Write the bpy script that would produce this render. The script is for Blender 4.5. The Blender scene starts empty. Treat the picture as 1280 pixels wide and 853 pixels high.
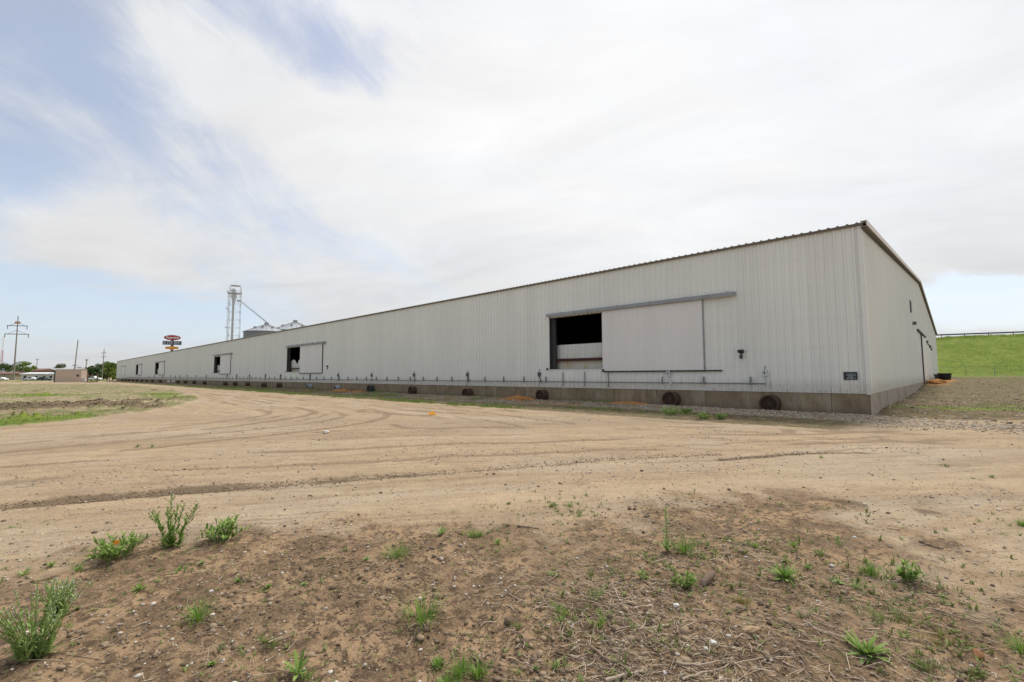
import bpy, bmesh, math, random
import numpy as np
from mathutils import Vector, Matrix
random.seed(7); RNG = np.random.default_rng(11)
S = bpy.context.scene
COL = S.collection

# ------------------------------------------------------------------ camera
F, TH, RO = 578.08, .0732, .0038          # focal length in photo pixels, pitch, roll
CAMH = 1.6
cam = bpy.data.cameras.new('camera'); camo = bpy.data.objects.new('camera', cam); COL.objects.link(camo)
cam.sensor_width = 36; cam.lens = F / 1280 * 36; cam.clip_start = .05; cam.clip_end = 9000
R_ = Vector((1, 0, 0)); U_ = Vector((0, -math.sin(TH), math.cos(TH))); Fw = Vector((0, math.cos(TH), math.sin(TH)))
c_, s_ = math.cos(RO), math.sin(RO)
r2 = R_ * c_ - U_ * s_; u2 = R_ * s_ + U_ * c_
m = Matrix((r2, u2, -Fw)).transposed().to_4x4(); m.translation = (0, 0, CAMH)
camo.matrix_world = m
S.camera = camo
S.render.resolution_x = 1024; S.render.resolution_y = 682

# ------------------------------------------------------------------ sun, exposure
SUN_EL, SUN_AZ = math.radians(58), math.radians(38)      # azimuth clockwise from +Y
sun = bpy.data.lights.new('sun', 'SUN'); sun.energy = 2.6; sun.angle = math.radians(11); sun.color = (1, .95, .87)
suno = bpy.data.objects.new('sun', sun); COL.objects.link(suno)
sd = Vector((math.sin(SUN_AZ) * math.cos(SUN_EL), math.cos(SUN_AZ) * math.cos(SUN_EL), math.sin(SUN_EL)))
suno.rotation_euler = sd.to_track_quat('Z', 'Y').to_euler(); suno.location = (40, 60, 90)
S.view_settings.view_transform = 'Standard'; S.view_settings.look = 'None'
S.view_settings.exposure = 0.20; S.view_settings.gamma = 1; S.view_settings.use_curve_mapping = False

# ------------------------------------------------------------------ node helper
class NT:
    def __init__(s, tree): s.t = tree; s.n = tree.nodes; s.l = tree.links
    def lk(s, v, sock):
        if v is None: return
        if isinstance(v, bpy.types.NodeSocket): s.l.new(v, sock)
        else:
            try: sock.default_value = v
            except Exception:
                if len(v) == 3: sock.default_value = (*v, 1)
    def math(s, op, a, b=None, c=None, clamp=False):
        n = s.n.new('ShaderNodeMath'); n.operation = op; n.use_clamp = clamp
        s.lk(a, n.inputs[0]); s.lk(b, n.inputs[1]); s.lk(c, n.inputs[2]); return n.outputs[0]
    def vmath(s, op, a, b=None, c=None):
        n = s.n.new('ShaderNodeVectorMath'); n.operation = op
        s.lk(a, n.inputs[0]); s.lk(b, n.inputs[1])
        if c is not None: s.lk(c, n.inputs[3] if op == 'SCALE' else n.inputs[2])
        return n.outputs['Value'] if op in ('DOT_PRODUCT', 'LENGTH', 'DISTANCE') else n.outputs[0]
    def noise(s, vec, scale, detail=4, rough=.55, dist=0, dim='3D'):
        n = s.n.new('ShaderNodeTexNoise'); n.noise_dimensions = dim
        s.lk(vec, n.inputs['Vector']); n.inputs['Scale'].default_value = scale; n.inputs['Detail'].default_value = detail
        n.inputs['Roughness'].default_value = rough; n.inputs['Distortion'].default_value = dist
        return n.outputs['Fac']
    def voro(s, vec, scale, feat='F1', out='Distance'):
        n = s.n.new('ShaderNodeTexVoronoi'); n.feature = feat; s.lk(vec, n.inputs['Vector']); n.inputs['Scale'].default_value = scale
        return n.outputs[out]
    def step(s, v, a, b):          # smoothstep
        n = s.n.new('ShaderNodeMapRange'); n.interpolation_type = 'SMOOTHSTEP'
        s.lk(v, n.inputs[0]); n.inputs[1].default_value = a; n.inputs[2].default_value = b; return n.outputs[0]
    def mix(s, f, a, b, mode='MIX'):
        n = s.n.new('ShaderNodeMix'); n.data_type = 'RGBA'; n.blend_type = mode
        s.lk(f, n.inputs[0]); s.lk(a, n.inputs[6]); s.lk(b, n.inputs[7]); return n.outputs[2]
    def comb(s, x, y, z=0.0):
        n = s.n.new('ShaderNodeCombineXYZ'); s.lk(x, n.inputs[0]); s.lk(y, n.inputs[1]); s.lk(z, n.inputs[2]); return n.outputs[0]
    def sep(s, v):
        n = s.n.new('ShaderNodeSeparateXYZ'); s.lk(v, n.inputs[0]); return n.outputs
    def attr(s, name):
        n = s.n.new('ShaderNodeAttribute'); n.attribute_name = name; return n.outputs
    def coord(s, k='Object'):
        return s.n.new('ShaderNodeTexCoord').outputs[k]
    def scale(s, v, xyz): return s.vmath('MULTIPLY', v, xyz)
    def bump(s, h, strength=.3, dist=.02):
        n = s.n.new('ShaderNodeBump'); n.inputs['Strength'].default_value = strength; n.inputs['Distance'].default_value = dist
        s.lk(h, n.inputs['Height']); return n.outputs[0]

def pray(px, py):                       # direction of a photo pixel
    u = px - 640; v = 426.5 - py
    u, v = c_ * u + s_ * v, -s_ * u + c_ * v
    return np.array([u, F * math.cos(TH) - v * math.sin(TH), F * math.sin(TH) + v * math.cos(TH)])

# ------------------------------------------------------------------ world
w = bpy.data.worlds.new('World'); S.world = w; w.use_nodes = True
N = NT(w.node_tree); N.n.clear()
sky = N.n.new('ShaderNodeTexSky'); sky.sky_type = 'NISHITA'; sky.sun_disc = False
sky.sun_elevation = SUN_EL; sky.sun_rotation = SUN_AZ; sky.altitude = 200; sky.air_density = 1.0; sky.dust_density = 2.0; sky.ozone_density = 1.2
d = N.vmath('NORMALIZE', N.coord('Generated'))
dx, dy, dz = N.sep(d)
zc = N.math('MAXIMUM', dz, 0.0)
den = N.math('ADD', zc, .16)
px_ = N.math('DIVIDE', dx, den); py_ = N.math('DIVIDE', dy, den)
P = N.comb(px_, py_, 0.0)
saz = N.math('ARCTAN2', dx, dy); sel = N.math('ARCSINE', dz)
def rota(a, sx, sy, off=0.37):            # azimuth / elevation mapping for the wispy streaks
    ca, sa = math.cos(a), math.sin(a)
    x = N.math('ADD', N.math('MULTIPLY', saz, ca), N.math('MULTIPLY', sel, sa))
    y = N.math('SUBTRACT', N.math('MULTIPLY', sel, ca), N.math('MULTIPLY', saz, sa))
    return N.comb(N.math('MULTIPLY', x, sx), N.math('MULTIPLY', y, sy), off)
def rot2(a, sx, sy):
    ca, sa = math.cos(a), math.sin(a)
    x = N.math('ADD', N.math('MULTIPLY', px_, ca), N.math('MULTIPLY', py_, sa))
    y = N.math('SUBTRACT', N.math('MULTIPLY', py_, ca), N.math('MULTIPLY', px_, sa))
    return N.comb(N.math('MULTIPLY', x, sx), N.math('MULTIPLY', y, sy), 0.37)
n1 = N.noise(rota(math.radians(-26), 1.0, 2.0), 1.7, 10, .60, .6)
n2 = N.noise(rota(math.radians(-33), 1.6, 3.6, 1.9), 2.9, 12, .66, .8)
n3 = N.noise(rot2(math.radians(10), .5, 1.3), 1.6, 6, .55, .3)
def hole(px, py, wid, amt):
    v = pray(px, py); v = v / np.linalg.norm(v)
    dd = N.vmath('DISTANCE', d, tuple(float(a) for a in v))
    return N.math('MULTIPLY', N.math('SUBTRACT', 1.0, N.step(dd, 0.0, wid)), amt)
cov = N.math('ADD', N.math('MULTIPLY', N.math('SUBTRACT', n1, .5), 1.5), N.math('MULTIPLY', N.math('SUBTRACT', n2, .5), 1.3))
cov = N.math('ADD', cov, .70)
# clearer towards the upper left
lr = N.step(N.math('DIVIDE', dx, N.math('MAXIMUM', dy, .05)), -1.25, .05)
cov = N.math('ADD', cov, N.math('MULTIPLY', N.math('SUBTRACT', lr, .58), .75))
for (hx, hy, wd, am) in [(25, 226, .13, .8), (300, 35, .20, .5), (425, 105, .13, .55), (60, 60, .2, .35), (370, 60, .14, .3), (150, 215, .12, .25), (530, 60, .16, .2)]:
    cov = N.math('SUBTRACT', cov, hole(hx, hy, wd, am))
for (hx, hy, wd, am) in [(250, 70, .15, .45), (330, 110, .15, .55), (400, 155, .15, .7), (470, 190, .14, .5), (130, 300, .25, .5), (50, 140, .16, .3), (210, 40, .10, .35), (60, 280, .12, .5)]:
    cov = N.math('ADD', cov, hole(hx, hy, wd, am))
# clear band low above the horizon, left and right of the view
band = N.math('MULTIPLY', N.step(dz, .045, .10), N.math('SUBTRACT', 1.0, N.step(N.math('ADD', dz, N.math('MULTIPLY', N.math('SUBTRACT', n3, .5), .10)), .12, .165)))
az = N.math('DIVIDE', dx, N.math('MAXIMUM', dy, .05))
side = N.math('ADD', N.math('SUBTRACT', 1.0, N.step(az, -.85, -.42)), N.step(az, .80, 1.0))
cov = N.math('SUBTRACT', cov, N.math('MULTIPLY', N.math('MULTIPLY', band, side), 1.9))
cov = N.math('ADD', cov, N.math('MULTIPLY', N.math('MULTIPLY', hole(1250, 368, .085, 1.0), N.step(n3, .3, .6)), .9))
fac = N.step(cov, .02, .92)
fac = N.math('MULTIPLY_ADD', fac, .66, .32)              # thin veil everywhere
bright = N.math('ADD', 7.35, N.math('MULTIPLY', N.math('SUBTRACT', N.noise(rot2(math.radians(-20), .9, 1.6), 1.3, 9, .6, .6), .5), 2.8))
glowv = Vector(pray(860, 60)).normalized()
gd = N.vmath('DISTANCE', d, tuple(glowv))
bright = N.math('ADD', bright, N.math('MULTIPLY', N.math('SUBTRACT', 1.0, N.step(gd, 0, 1.0)), 1.3))
lowd = N.math('SUBTRACT', 1.0, N.step(dz, .02, .40))
bright = N.math('SUBTRACT', bright, N.math('MULTIPLY', lowd, 1.1))
ccol = N.mix(N.step(n3, .35, .65), (.995, .99, .985, 1), (.95, .97, 1.0, 1))
ccol = N.vmath('SCALE', ccol, None, bright)
skc = N.mix(lowd, sky.outputs[0], (4.1, 5.5, 7.1, 1))
skc = N.mix(.55, skc, sky.outputs[0])
skc = N.mix(1.0, skc, (1.5, 1.42, 1.40, 1), 'MULTIPLY')
full = N.mix(fac, skc, ccol)
bg = N.n.new('ShaderNodeBackground'); bg.inputs[1].default_value = .1
N.l.new(full, bg.inputs[0]); wo = N.n.new('ShaderNodeOutputWorld'); N.l.new(bg.outputs[0], wo.inputs[0])

# ------------------------------------------------------------------ numpy noise and terrain
TAB = RNG.random((256, 256)).astype(np.float32)
def vnoise(x, y):
    xi = np.floor(x).astype(int); yi = np.floor(y).astype(int); fx = x - xi; fy = y - yi
    fx = fx * fx * (3 - 2 * fx); fy = fy * fy * (3 - 2 * fy)
    a = TAB[xi & 255, yi & 255]; b = TAB[(xi + 1) & 255, yi & 255]; c = TAB[xi & 255, (yi + 1) & 255]; e = TAB[(xi + 1) & 255, (yi + 1) & 255]
    return a * (1 - fx) * (1 - fy) + b * fx * (1 - fy) + c * (1 - fx) * fy + e * fx * fy
def fbm(x, y, o=4, g=.5):
    r = 0; a = 1; t = 0
    for i in range(o):
        r = r + a * (vnoise(x * 2 ** i + 17.3 * i, y * 2 ** i + 9.1 * i) - .5); t += a; a *= g
    return r / t * 2
def ss(x, a=0., b=1.):
    t = np.clip((x - a) / (b - a), 0, 1); return t * t * (3 - 2 * t)
AZ = .8005; CX, CY = 13.3786, 17.3837
D1 = np.array([-math.sin(AZ), math.cos(AZ)]); D2 = np.array([math.cos(AZ), math.sin(AZ)])
LEN, WID, HE, HS, HR = 228.6, 70.0, 7.34, .84, 10.11
def st(x, y): return (x - CX) * D1[0] + (y - CY) * D1[1], (x - CX) * D2[0] + (y - CY) * D2[1]
def xy(s, t): return CX + s * D1[0] + t * D2[0], CY + s * D1[1] + t * D2[1]
def g0(px, py, z=0.):
    r = pray(px, py); k = (z - CAMH) / r[2]; return (r[0] * k, r[1] * k)
def sdpoly(x, y, poly):                 # >0 inside
    P = np.array(poly); d = np.full(x.shape, 1e9); ins = np.zeros(x.shape, bool)
    for i in range(len(P)):
        a = P[i]; b = P[(i + 1) % len(P)]; e = b - a
        t = np.clip(((x - a[0]) * e[0] + (y - a[1]) * e[1]) / (e @ e), 0, 1)
        d = np.minimum(d, np.hypot(x - a[0] - t * e[0], y - a[1] - t * e[1]))
        cnd = (a[1] > y) != (b[1] > y)
        with np.errstate(divide='ignore', invalid='ignore'):
            xi = (b[0] - a[0]) * (y - a[1]) / (b[1] - a[1]) + a[0]
        ins ^= cnd & (x < xi)
    return np.where(ins, d, -d)
def sdline(x, y, pts):                  # (signed side distance, arc length)
    P = np.array(pts); bd = np.full(x.shape, 1e9); sg = np.zeros(x.shape); al = np.zeros(x.shape); acc = 0
    for i in range(len(P) - 1):
        a, b = P[i], P[i + 1]; e = b - a; L = math.hypot(*e)
        t = np.clip(((x - a[0]) * e[0] + (y - a[1]) * e[1]) / (L * L), 0, 1)
        dd = np.hypot(x - a[0] - t * e[0], y - a[1] - t * e[1]); k = dd < bd
        bd = np.where(k, dd, bd); sg = np.where(k, np.sign((x - a[0]) * e[1] - (y - a[1]) * e[0]), sg); al = np.where(k, acc + t * L, al); acc += L
    return bd * sg, al
def smooth_pts(pts, n=5):
    P = [np.array(p, float) for p in pts]; out = []
    for i in range(len(P) - 1):
        p0 = P[max(i - 1, 0)]; p1 = P[i]; p2 = P[i + 1]; p3 = P[min(i + 2, len(P) - 1)]
        for k in range(n):
            t = k / n; out.append(.5 * ((2 * p1) + (-p0 + p2) * t + (2 * p0 - 5 * p1 + 4 * p2 - p3) * t * t + (-p0 + 3 * p1 - 3 * p2 + p3) * t ** 3))
    return out + [P[-1]]
RUT = smooth_pts([g0(*p) for p in [(-500, 705), (-200, 660), (0, 632), (110, 621), (210, 613), (300, 607), (400, 600), (520, 591), (640, 583), (740, 575.5), (830, 570), (900, 566.5)]], 4)
RUT2 = smooth_pts([g0(*p) for p in [(900, 573), (960, 568.5), (1020, 565.5), (1085, 566)]], 4)
TRK = smooth_pts([g0(*p) for p in [(-600, 640), (0, 575), (300, 560), (640, 549), (1000, 541), (1280, 538), (1900, 534)]], 4)      # main run left to right
TRB = smooth_pts([g0(*p) for p in [(1900, 545), (1280, 536), (900, 530), (640, 521), (480, 508), (360, 497), (250, 488), (190, 482.5), (150, 480), (100, 477)]], 4)  # run along the building
TRACKS = [(smooth_pts([g0(*q) for q in pts], 6), sg, am) for pts, sg, am in [
    ([(170, 484), (260, 492), (330, 503), (385, 512), (390, 517), (345, 525), (260, 536), (156, 549), (0, 565), (-300, 592)], .20, 1.0),
    ([(190, 483), (300, 492), (420, 505), (478, 515), (468, 525), (380, 538), (250, 552), (100, 568), (-200, 597)], .20, .9),
    ([(200, 483), (350, 493), (520, 507), (640, 520), (760, 535), (900, 548), (1100, 556), (1400, 558)], .17, .8),
    ([(250, 486), (430, 498), (600, 510), (800, 524), (1000, 536), (1280, 546), (1500, 552)], .22, 1.0),
    ([(-300, 618), (0, 600), (200, 590), (420, 578), (640, 567), (860, 555), (1100, 545), (1400, 538)], .12, .7),
    ([(-300, 596), (0, 583), (150, 574), (400, 561), (700, 550), (1000, 541), (1300, 534)], .16, 1.0),
    ([(330, 543), (430, 538), (560, 534), (690, 533), (820, 537), (1000, 541)], .16, .8),
    ([(560, 528), (660, 527), (790, 532), (900, 534)], .22, 1.0),
    ([(0, 553), (160, 541), (300, 527), (360, 516), (330, 506), (230, 491)], .16, .8),
    ([(500, 512), (570, 516), (640, 521)], .30, .9),
    ([(-100, 655), (200, 634), (420, 617), (640, 600), (900, 590), (1280, 585)], .07, .5)]]
FIELD = [g0(*p) for p in [(-900, 600), (-300, 562), (0, 535), (60, 529), (130, 521.5), (200, 513), (245, 500), (232, 491), (205, 486), (170, 482.5), (140, 480.5), (60, 480), (-300, 482), (-1200, 486)]]
LIT = [g0(*p) for p in [(-400, 860), (-60, 745), (120, 690), (330, 668), (480, 655), (700, 640), (880, 625), (1010, 622), (1100, 650), (1190, 690), (1400, 760), (1700, 1100), (640, 3500), (-1200, 1200)]]
BP = np.array([100., 110.]); BE = np.array([.8492, -.5281]); BN = np.array([-.5281, -.8492])
def berm_q(x, y): return (x - BP[0]) * BN[0] + (y - BP[1]) * BN[1], (x - BP[0]) * BE[0] + (y - BP[1]) * BE[1]
def masks(x, y, tracks=False):
    s, t = st(x, y); wob = fbm(x * .5, y * .5, 4); wob2 = fbm(x * 2.2 + 40, y * 2.2, 4)
    r = np.hypot(x, y)
    fld = ss(sdpoly(x, y, FIELD) + wob * .9 + wob2 * .3, -.25, .6)
    lit = ss(sdpoly(x, y, LIT) + wob * 1.1 + wob2 * .9 + fbm(x * 6, y * 6, 3) * .5, -.9, 1.0)
    gw = 3.0 + 1.2 * ss(s, 8, 16)
    grav = ss(t + gw + wob * .5 + wob2 * .3, 0, .9) * (t < .6) * ss(s, -1.6, -.4) * (s < 232) * (.92 + wob2 * .5) * (1 - .5 * ss(s, 5, 12)) * (1 - .35 * ss(s, 20, 50))
    grav = np.maximum(grav, .42 * ss(-np.abs(t + 1.6) + 2.6 + wob * 1.2 + wob2 * .5, 0, 1.6) * ss(s, -16, -6) * (s < .4) * (t < .8))
    band = ss(t + 6.2 + wob * .5 + wob2 * .25, 0, .7) * (t < .8) * ss(s, -1.5, 1.5) * (s < 232)
    rgt = ss(t - (.0 + wob * .3) , 0, .8) * ss(-s, -.2, .1) * (s < .3) * (t > 0)
    rgt = rgt * ss(sdpoly(x, y, [g0(1088, 522), g0(1150, 525), g0(1290, 527), g0(1800, 534), (400, 60), (400, 400), (-200, 400), xy(.3, 70), xy(.3, 0)]) + wob * .5, -.3, .6)
    q, e = berm_q(x, y)
    bm = ss(31 - q + wob * 1.5, 0, 3) * ss(e, -185, -125) * ss(np.abs(q + 6), 44, 38)
    # patches of green in the field at the left
    def patch(px, py, a, b):
        c = g0(px, py); cx, cy = c; dr = math.hypot(cx, cy); rx, ry = cx / dr, cy / dr
        u = (x - cx) * rx + (y - cy) * ry; v = -(x - cx) * ry + (y - cy) * rx
        return np.exp(-(u / b) ** 2 - (v / a) ** 2)
    gp = 1.5 * patch(203, 494, 2.0, 5) + .8 * patch(225, 499, 1.2, 2) + patch(0, 531, 3.2, 1.0) + patch(60, 524, 2.6, 1.0) + patch(120, 516, 2.2, 1.4) + patch(-90, 538, 4, 1.4) + .6 * patch(60, 495, 6, 5) + .6 * patch(150, 486, 5, 10)
    fg = fld * ss(gp * .85 + wob * .55 + fbm(x * .10, y * .35, 4) * .9 + wob2 * .55, .25, 1.15)
    dk = fld * ss(patch(10, 514, 3.4, 1.6) + patch(80, 509, 2.6, 1.8) + patch(120, 505, 2.0, 1.4) + patch(190, 511, 1.2, .8) + patch(170, 508, 1.2, .8) + wob2 * .9 + wob * .5, .35, .9)
    rg = rgt * ss(wob * .7 + wob2 * .6 + .45 * ss(t, 25, 50) + .8 * patch(1190, 517, 2.6, .7) + .8 * patch(1262, 515, 2, .7) + .12, .25, 1.0)
    grass = np.clip(np.maximum(np.maximum(fg, bm), rg * .8), 0, 1)
    # ragged green edge between gravel and road, far grass
    edge = np.exp(-((t + 5.7 + wob * .5) / .42) ** 2) * 1.1 * ss(s, 11, 15) * ss(wob2 * .8 + wob * .6, -.6, .1) + np.exp(-((t + 3.9 + wob * .5) / .35) ** 2) * ss(s, 1.5, 3) * ss(s, 12, 9) * ss(wob2 + wob * .5, -.05, .45)
    edge = edge + .75 * band * ss(wob2 * .9 + wob * .8, .22, .6) * ss(s, 5, 12)
    grass = np.maximum(grass, np.clip(edge, 0, 1) * .85)
    far = ss(r, 170, 240) * (t < 0); grass = np.maximum(grass, far * ss(wob + .2, -.2, .3))
    def spot(s0, t0, a, b): return np.exp(-((s - s0) / a) ** 2 - ((t - t0) / b) ** 2)
    org = 1.2 * spot(17.6, -1.0, 1.3, .5) + 1.1 * spot(9.8, -.8, 1.3, .35) + spot(15.2, -1.9, 1.6, .5) * .7 + spot(41.5, -.9, 1.6, .6) + spot(37.5, -1.0, 1.2, .6) + spot(12.5, -2.0, 1.3, .5) * .6 + spot(-.8, 33, .9, 2.5) + spot(-1, 41, 1.2, 5) + .6 * spot(23, -2.2, 2.4, .7)+ .6 * spot(48, -1.5, 2.4, .7)
    org = np.clip(org * (1.1 + wob2 * .8), 0, 1)
    dr, _ = sdline(x, y, RUT); dr2, _ = sdline(x, y, RUT2)
    lw = ss(x, 1.5, -6)
    rut = np.exp(-((dr + wob2 * .05) / (.075 + .09 * lw)) ** 2) + .7 * np.exp(-((dr + .26 + wob2 * .05) / (.05 + .05 * lw)) ** 2) * ss(x, 1.6, -1.0) + .45 * lw * np.exp(-((dr + .1) / .3) ** 2)
    rut = np.clip(rut * (.72 + wob2 * .7) * ss(x, 4.3, 2.2), 0, 1)
    pit = np.clip(np.exp(-((dr2 + wob2 * .08) / .11) ** 4) * (.9 + wob2 * .7), 0, 1)
    d2_ = np.clip(patch(1090, 631, .55, .18) + patch(1185, 629, .35, .08) + patch(1120, 633, .5, .15) + .6 * patch(600, 493, .8, .5) + patch(690, 530, .9, .25) * .8 + .6 * patch(1060, 637, .5, .2) + patch(770, 531, .8, .2) * .5, 0, 1) * ss(wob2 + .4, 0, .5)
    dk = np.maximum(dk, d2_)
    clods = np.maximum(rut, pit); trk = np.zeros(x.shape); near = (r < 130) & (y > 0) & (np.abs(x) < 1.6 * np.maximum(y, .1) + 3)
    if tracks and near.any():
        xn, yn = x[near], y[near]; tt = np.zeros(xn.shape)
        for i_, (pts, sg, am) in enumerate(TRACKS):
            dd_, al_ = sdline(xn, yn, pts); dd_ = dd_ + wob[near] * .25 + wob2[near] * .07; mod = ss(fbm(al_ * .35 + i_ * 7, al_ * 0 + i_, 3) + .35, 0, .5)
            tt = np.maximum(tt, am * mod * np.maximum(np.exp(-(dd_ / sg) ** 2), .8 * np.exp(-((dd_ - 1.75) / sg) ** 2)))
            tt = tt - .22 * am * np.exp(-((dd_ - .85) / .45) ** 2) * (tt < .1)
        trk[near] = tt
    trk = trk * (1 - .85 * lit) * (1 - fld)
    return dict(grass=grass, gravel=np.clip(grav, 0, 1), litter=lit, rut=clods, orange=org, dark=dk, field=fld, s=s, t=t, wob=wob, wob2=wob2, pit=pit, trk=trk, verge=np.maximum(band, rgt))
def height(x, y, M=None, fine=True):
    x = np.asarray(x, float); y = np.asarray(y, float)
    if M is None: M = masks(x, y)
    s, t = M['s'], M['t']; r = np.hypot(x, y)
    z = .2 * ss(t, .5, 4) * ss(-s, -.5, .5) + .85 * ss(t, 12, 52) * ss(s, 60, 0)
    z = z * ss(r, 6, 14)
    z += .10 * np.exp(-((t + .9) / .8) ** 2) * ss(s, -2.5, 0) - .02
    q, e = berm_q(x, y)
    z = z + np.clip(9.2 * (28 - q) / 28, 0, 9.2) * ss(e, -185, -125) * (q > -14) + 9.2 * np.clip((q + 42) / 28, 0, 1) * (q <= -14) * ss(e, -185, -125)
    z += M['wob'] * .03 * ss(r, 2, 12) + np.maximum(M['field'], M['verge'] * .5) * (.07 + .07 * M['wob'] + .05 * M['wob2'])
    z += M['dark'] * M['field'] * (.10 + .16 * M['wob2'])
    z -= M['rut'] * (.035 + .02 * M['wob2']) ; z += M['pit'] * .015 - np.clip(M['trk'], -.2, 1) * .022
    if fine:
        f = ss(40 - r, 0, 25)
        z += f * (fbm(x * 6, y * 6, 4) * .014 + M['litter'] * (fbm(x * 9 + 5, y * 9, 4, .6) * .030 + fbm(x * 31, y * 31, 2) * .007))
        dt, _ = sdline(x, y, TRK)
        z += f * (1 - M['litter']) * fbm(dt * 3.5, x * .12, 3) * .018 * (1 - M['field'])
    return z
def gz(x, y):
    return float(height(np.array([x]), np.array([y]))[0])
def at(px, py):                         # ground point seen at a photo pixel
    z = 0.
    for i in range(12):
        p = g0(px, py, min(z, 1.45)); z = .5 * z + .5 * float(height(np.array([p[0]]), np.array([p[1]]), fine=False)[0])
    p = g0(px, py, min(z, 1.45)); return Vector((p[0], p[1], gz(*p)))

# ------------------------------------------------------------------ generic helpers
def tag(o, label=None, cat=None, group=None, kind=None):
    if label: o['label'] = label
    if cat: o['category'] = cat
    if group: o['group'] = group
    if kind: o['kind'] = kind
    return o
def empty(name, loc=(0, 0, 0), rz=0, label=None, cat=None, group=None):
    o = bpy.data.objects.new(name, None); COL.objects.link(o); o.location = loc; o.rotation_euler = (0, 0, rz); o.empty_display_size = .3
    return tag(o, label, cat, group)
def npmesh(name, V, Fc, mat, parent=None, smooth=False):
    """V (n,3); Fc (m,k) int array with constant k"""
    me = bpy.data.meshes.new(name); V = np.asarray(V, np.float32); Fc = np.asarray(Fc, np.int32); k = Fc.shape[1]
    me.vertices.add(len(V)); me.vertices.foreach_set('co', V.ravel())
    me.loops.add(Fc.size); me.loops.foreach_set('vertex_index', Fc.ravel())
    me.polygons.add(len(Fc)); me.polygons.foreach_set('loop_start', np.arange(len(Fc), dtype=np.int32) * k)
    me.polygons.foreach_set('loop_total', np.full(len(Fc), k, np.int32))
    if smooth: me.polygons.foreach_set('use_smooth', np.ones(len(Fc), bool))
    me.update(calc_edges=True)
    if mat: me.materials.append(mat)
    o = bpy.data.objects.new(name, me); COL.objects.link(o); o.parent = parent; return o
class MB:
    def __init__(s): s.v = []; s.f = []; s.c = []
    def add(s, v, f, c=None):
        b = len(s.v); s.v += [tuple(p) for p in v]; s.f += [tuple(i + b for i in q) for q in f]
        if c is not None: s.c += [c] * len(v)
    def box(s, x0, x1, y0, y1, z0, z1):
        v = [(x, y, z) for z in (z0, z1) for y in (y0, y1) for x in (x0, x1)]
        s.add(v, [(0, 2, 3, 1), (4, 5, 7, 6), (0, 1, 5, 4), (2, 6, 7, 3), (0, 4, 6, 2), (1, 3, 7, 5)])
    def tube(s, p0, p1, r0, r1=None, n=8, cap=True):
        r1 = r0 if r1 is None else r1
        p0 = Vector(p0); p1 = Vector(p1); ax = (p1 - p0).normalized(); u = ax.orthogonal().normalized(); v = ax.cross(u)
        V = [p + (u * math.cos(a) + v * math.sin(a)) * r for p, r in ((p0, r0), (p1, r1)) for a in [2 * math.pi * i / n for i in range(n)]]
        f = [(i, (i + 1) % n, n + (i + 1) % n, n + i) for i in range(n)]
        if cap: f += [tuple(range(n - 1, -1, -1)), tuple(range(n, 2 * n))]
        s.add(V, f)
    def lathe(s, p0, ax, prof, n=20):      # prof: (distance along ax, radius)
        p0 = Vector(p0); ax = Vector(ax).normalized(); u = ax.orthogonal().normalized(); v = ax.cross(u); V = []; f = []
        for h, r in prof:
            V += [p0 + ax * h + (u * math.cos(2 * math.pi * i / n) + v * math.sin(2 * math.pi * i / n)) * r for i in range(n)]
        for j in range(len(prof) - 1):
            f += [(j * n + i, j * n + (i + 1) % n, (j + 1) * n + (i + 1) % n, (j + 1) * n + i) for i in range(n)]
        s.add(V, f)
    def build(s, name, mat, parent=None, smooth=False, bevel=0):
        me = bpy.data.meshes.new(name); me.from_pydata(s.v, [], s.f); me.update()
        bm = bmesh.new(); bm.from_mesh(me); bmesh.ops.recalc_face_normals(bm, faces=bm.faces); bm.to_mesh(me); bm.free()
        if mat: me.materials.append(mat)
        if smooth:
            for p in me.polygons: p.use_smooth = True
        o = bpy.data.objects.new(name, me); COL.objects.link(o); o.parent = parent
        if bevel:
            b = o.modifiers.new('bevel', 'BEVEL'); b.width = bevel; b.segments = 2
        if smooth:
            try: o.data.set_sharp_from_angle(angle=math.radians(40))
            except Exception: pass
        return o
def copy_tree(o, parent=None):
    c = o.copy(); COL.objects.link(c); c.parent = parent
    for ch in list(o.children): copy_tree(ch, c)
    return c

# ------------------------------------------------------------------ materials
def mat(name):
    m = bpy.data.materials.new(name); m.use_nodes = True; t = NT(m.node_tree); b = t.n['Principled BSDF']; return m, t, b
def simple(name, col, rough=.7, metal=0, var=.12, scale=6, bump=0, spec=.3, dirt=None):
    m, t, b = mat(name); co = t.coord('Object')
    n = t.noise(co, scale, 6, .6); n2 = t.noise(co, scale * 7, 4, .6)
    f = t.math('MULTIPLY_ADD', n, 2 * var, 1 - var); f = t.math('ADD', f, t.math('MULTIPLY', t.math('SUBTRACT', n2, .5), var))
    c = t.vmath('SCALE', col, None, f)
    if dirt: c = t.mix(t.math('MULTIPLY', t.step(t.noise(co, scale * .7, 7, .65, .5), .48, .68), dirt[1]), c, (*dirt[0], 1))
    t.lk(c, b.inputs['Base Color']); b.inputs['Roughness'].default_value = rough; b.inputs['Metallic'].default_value = metal
    b.inputs['Specular IOR Level'].default_value = spec
    if bump: t.lk(t.bump(n2, bump, .01), b.inputs['Normal'])
    return m
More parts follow.
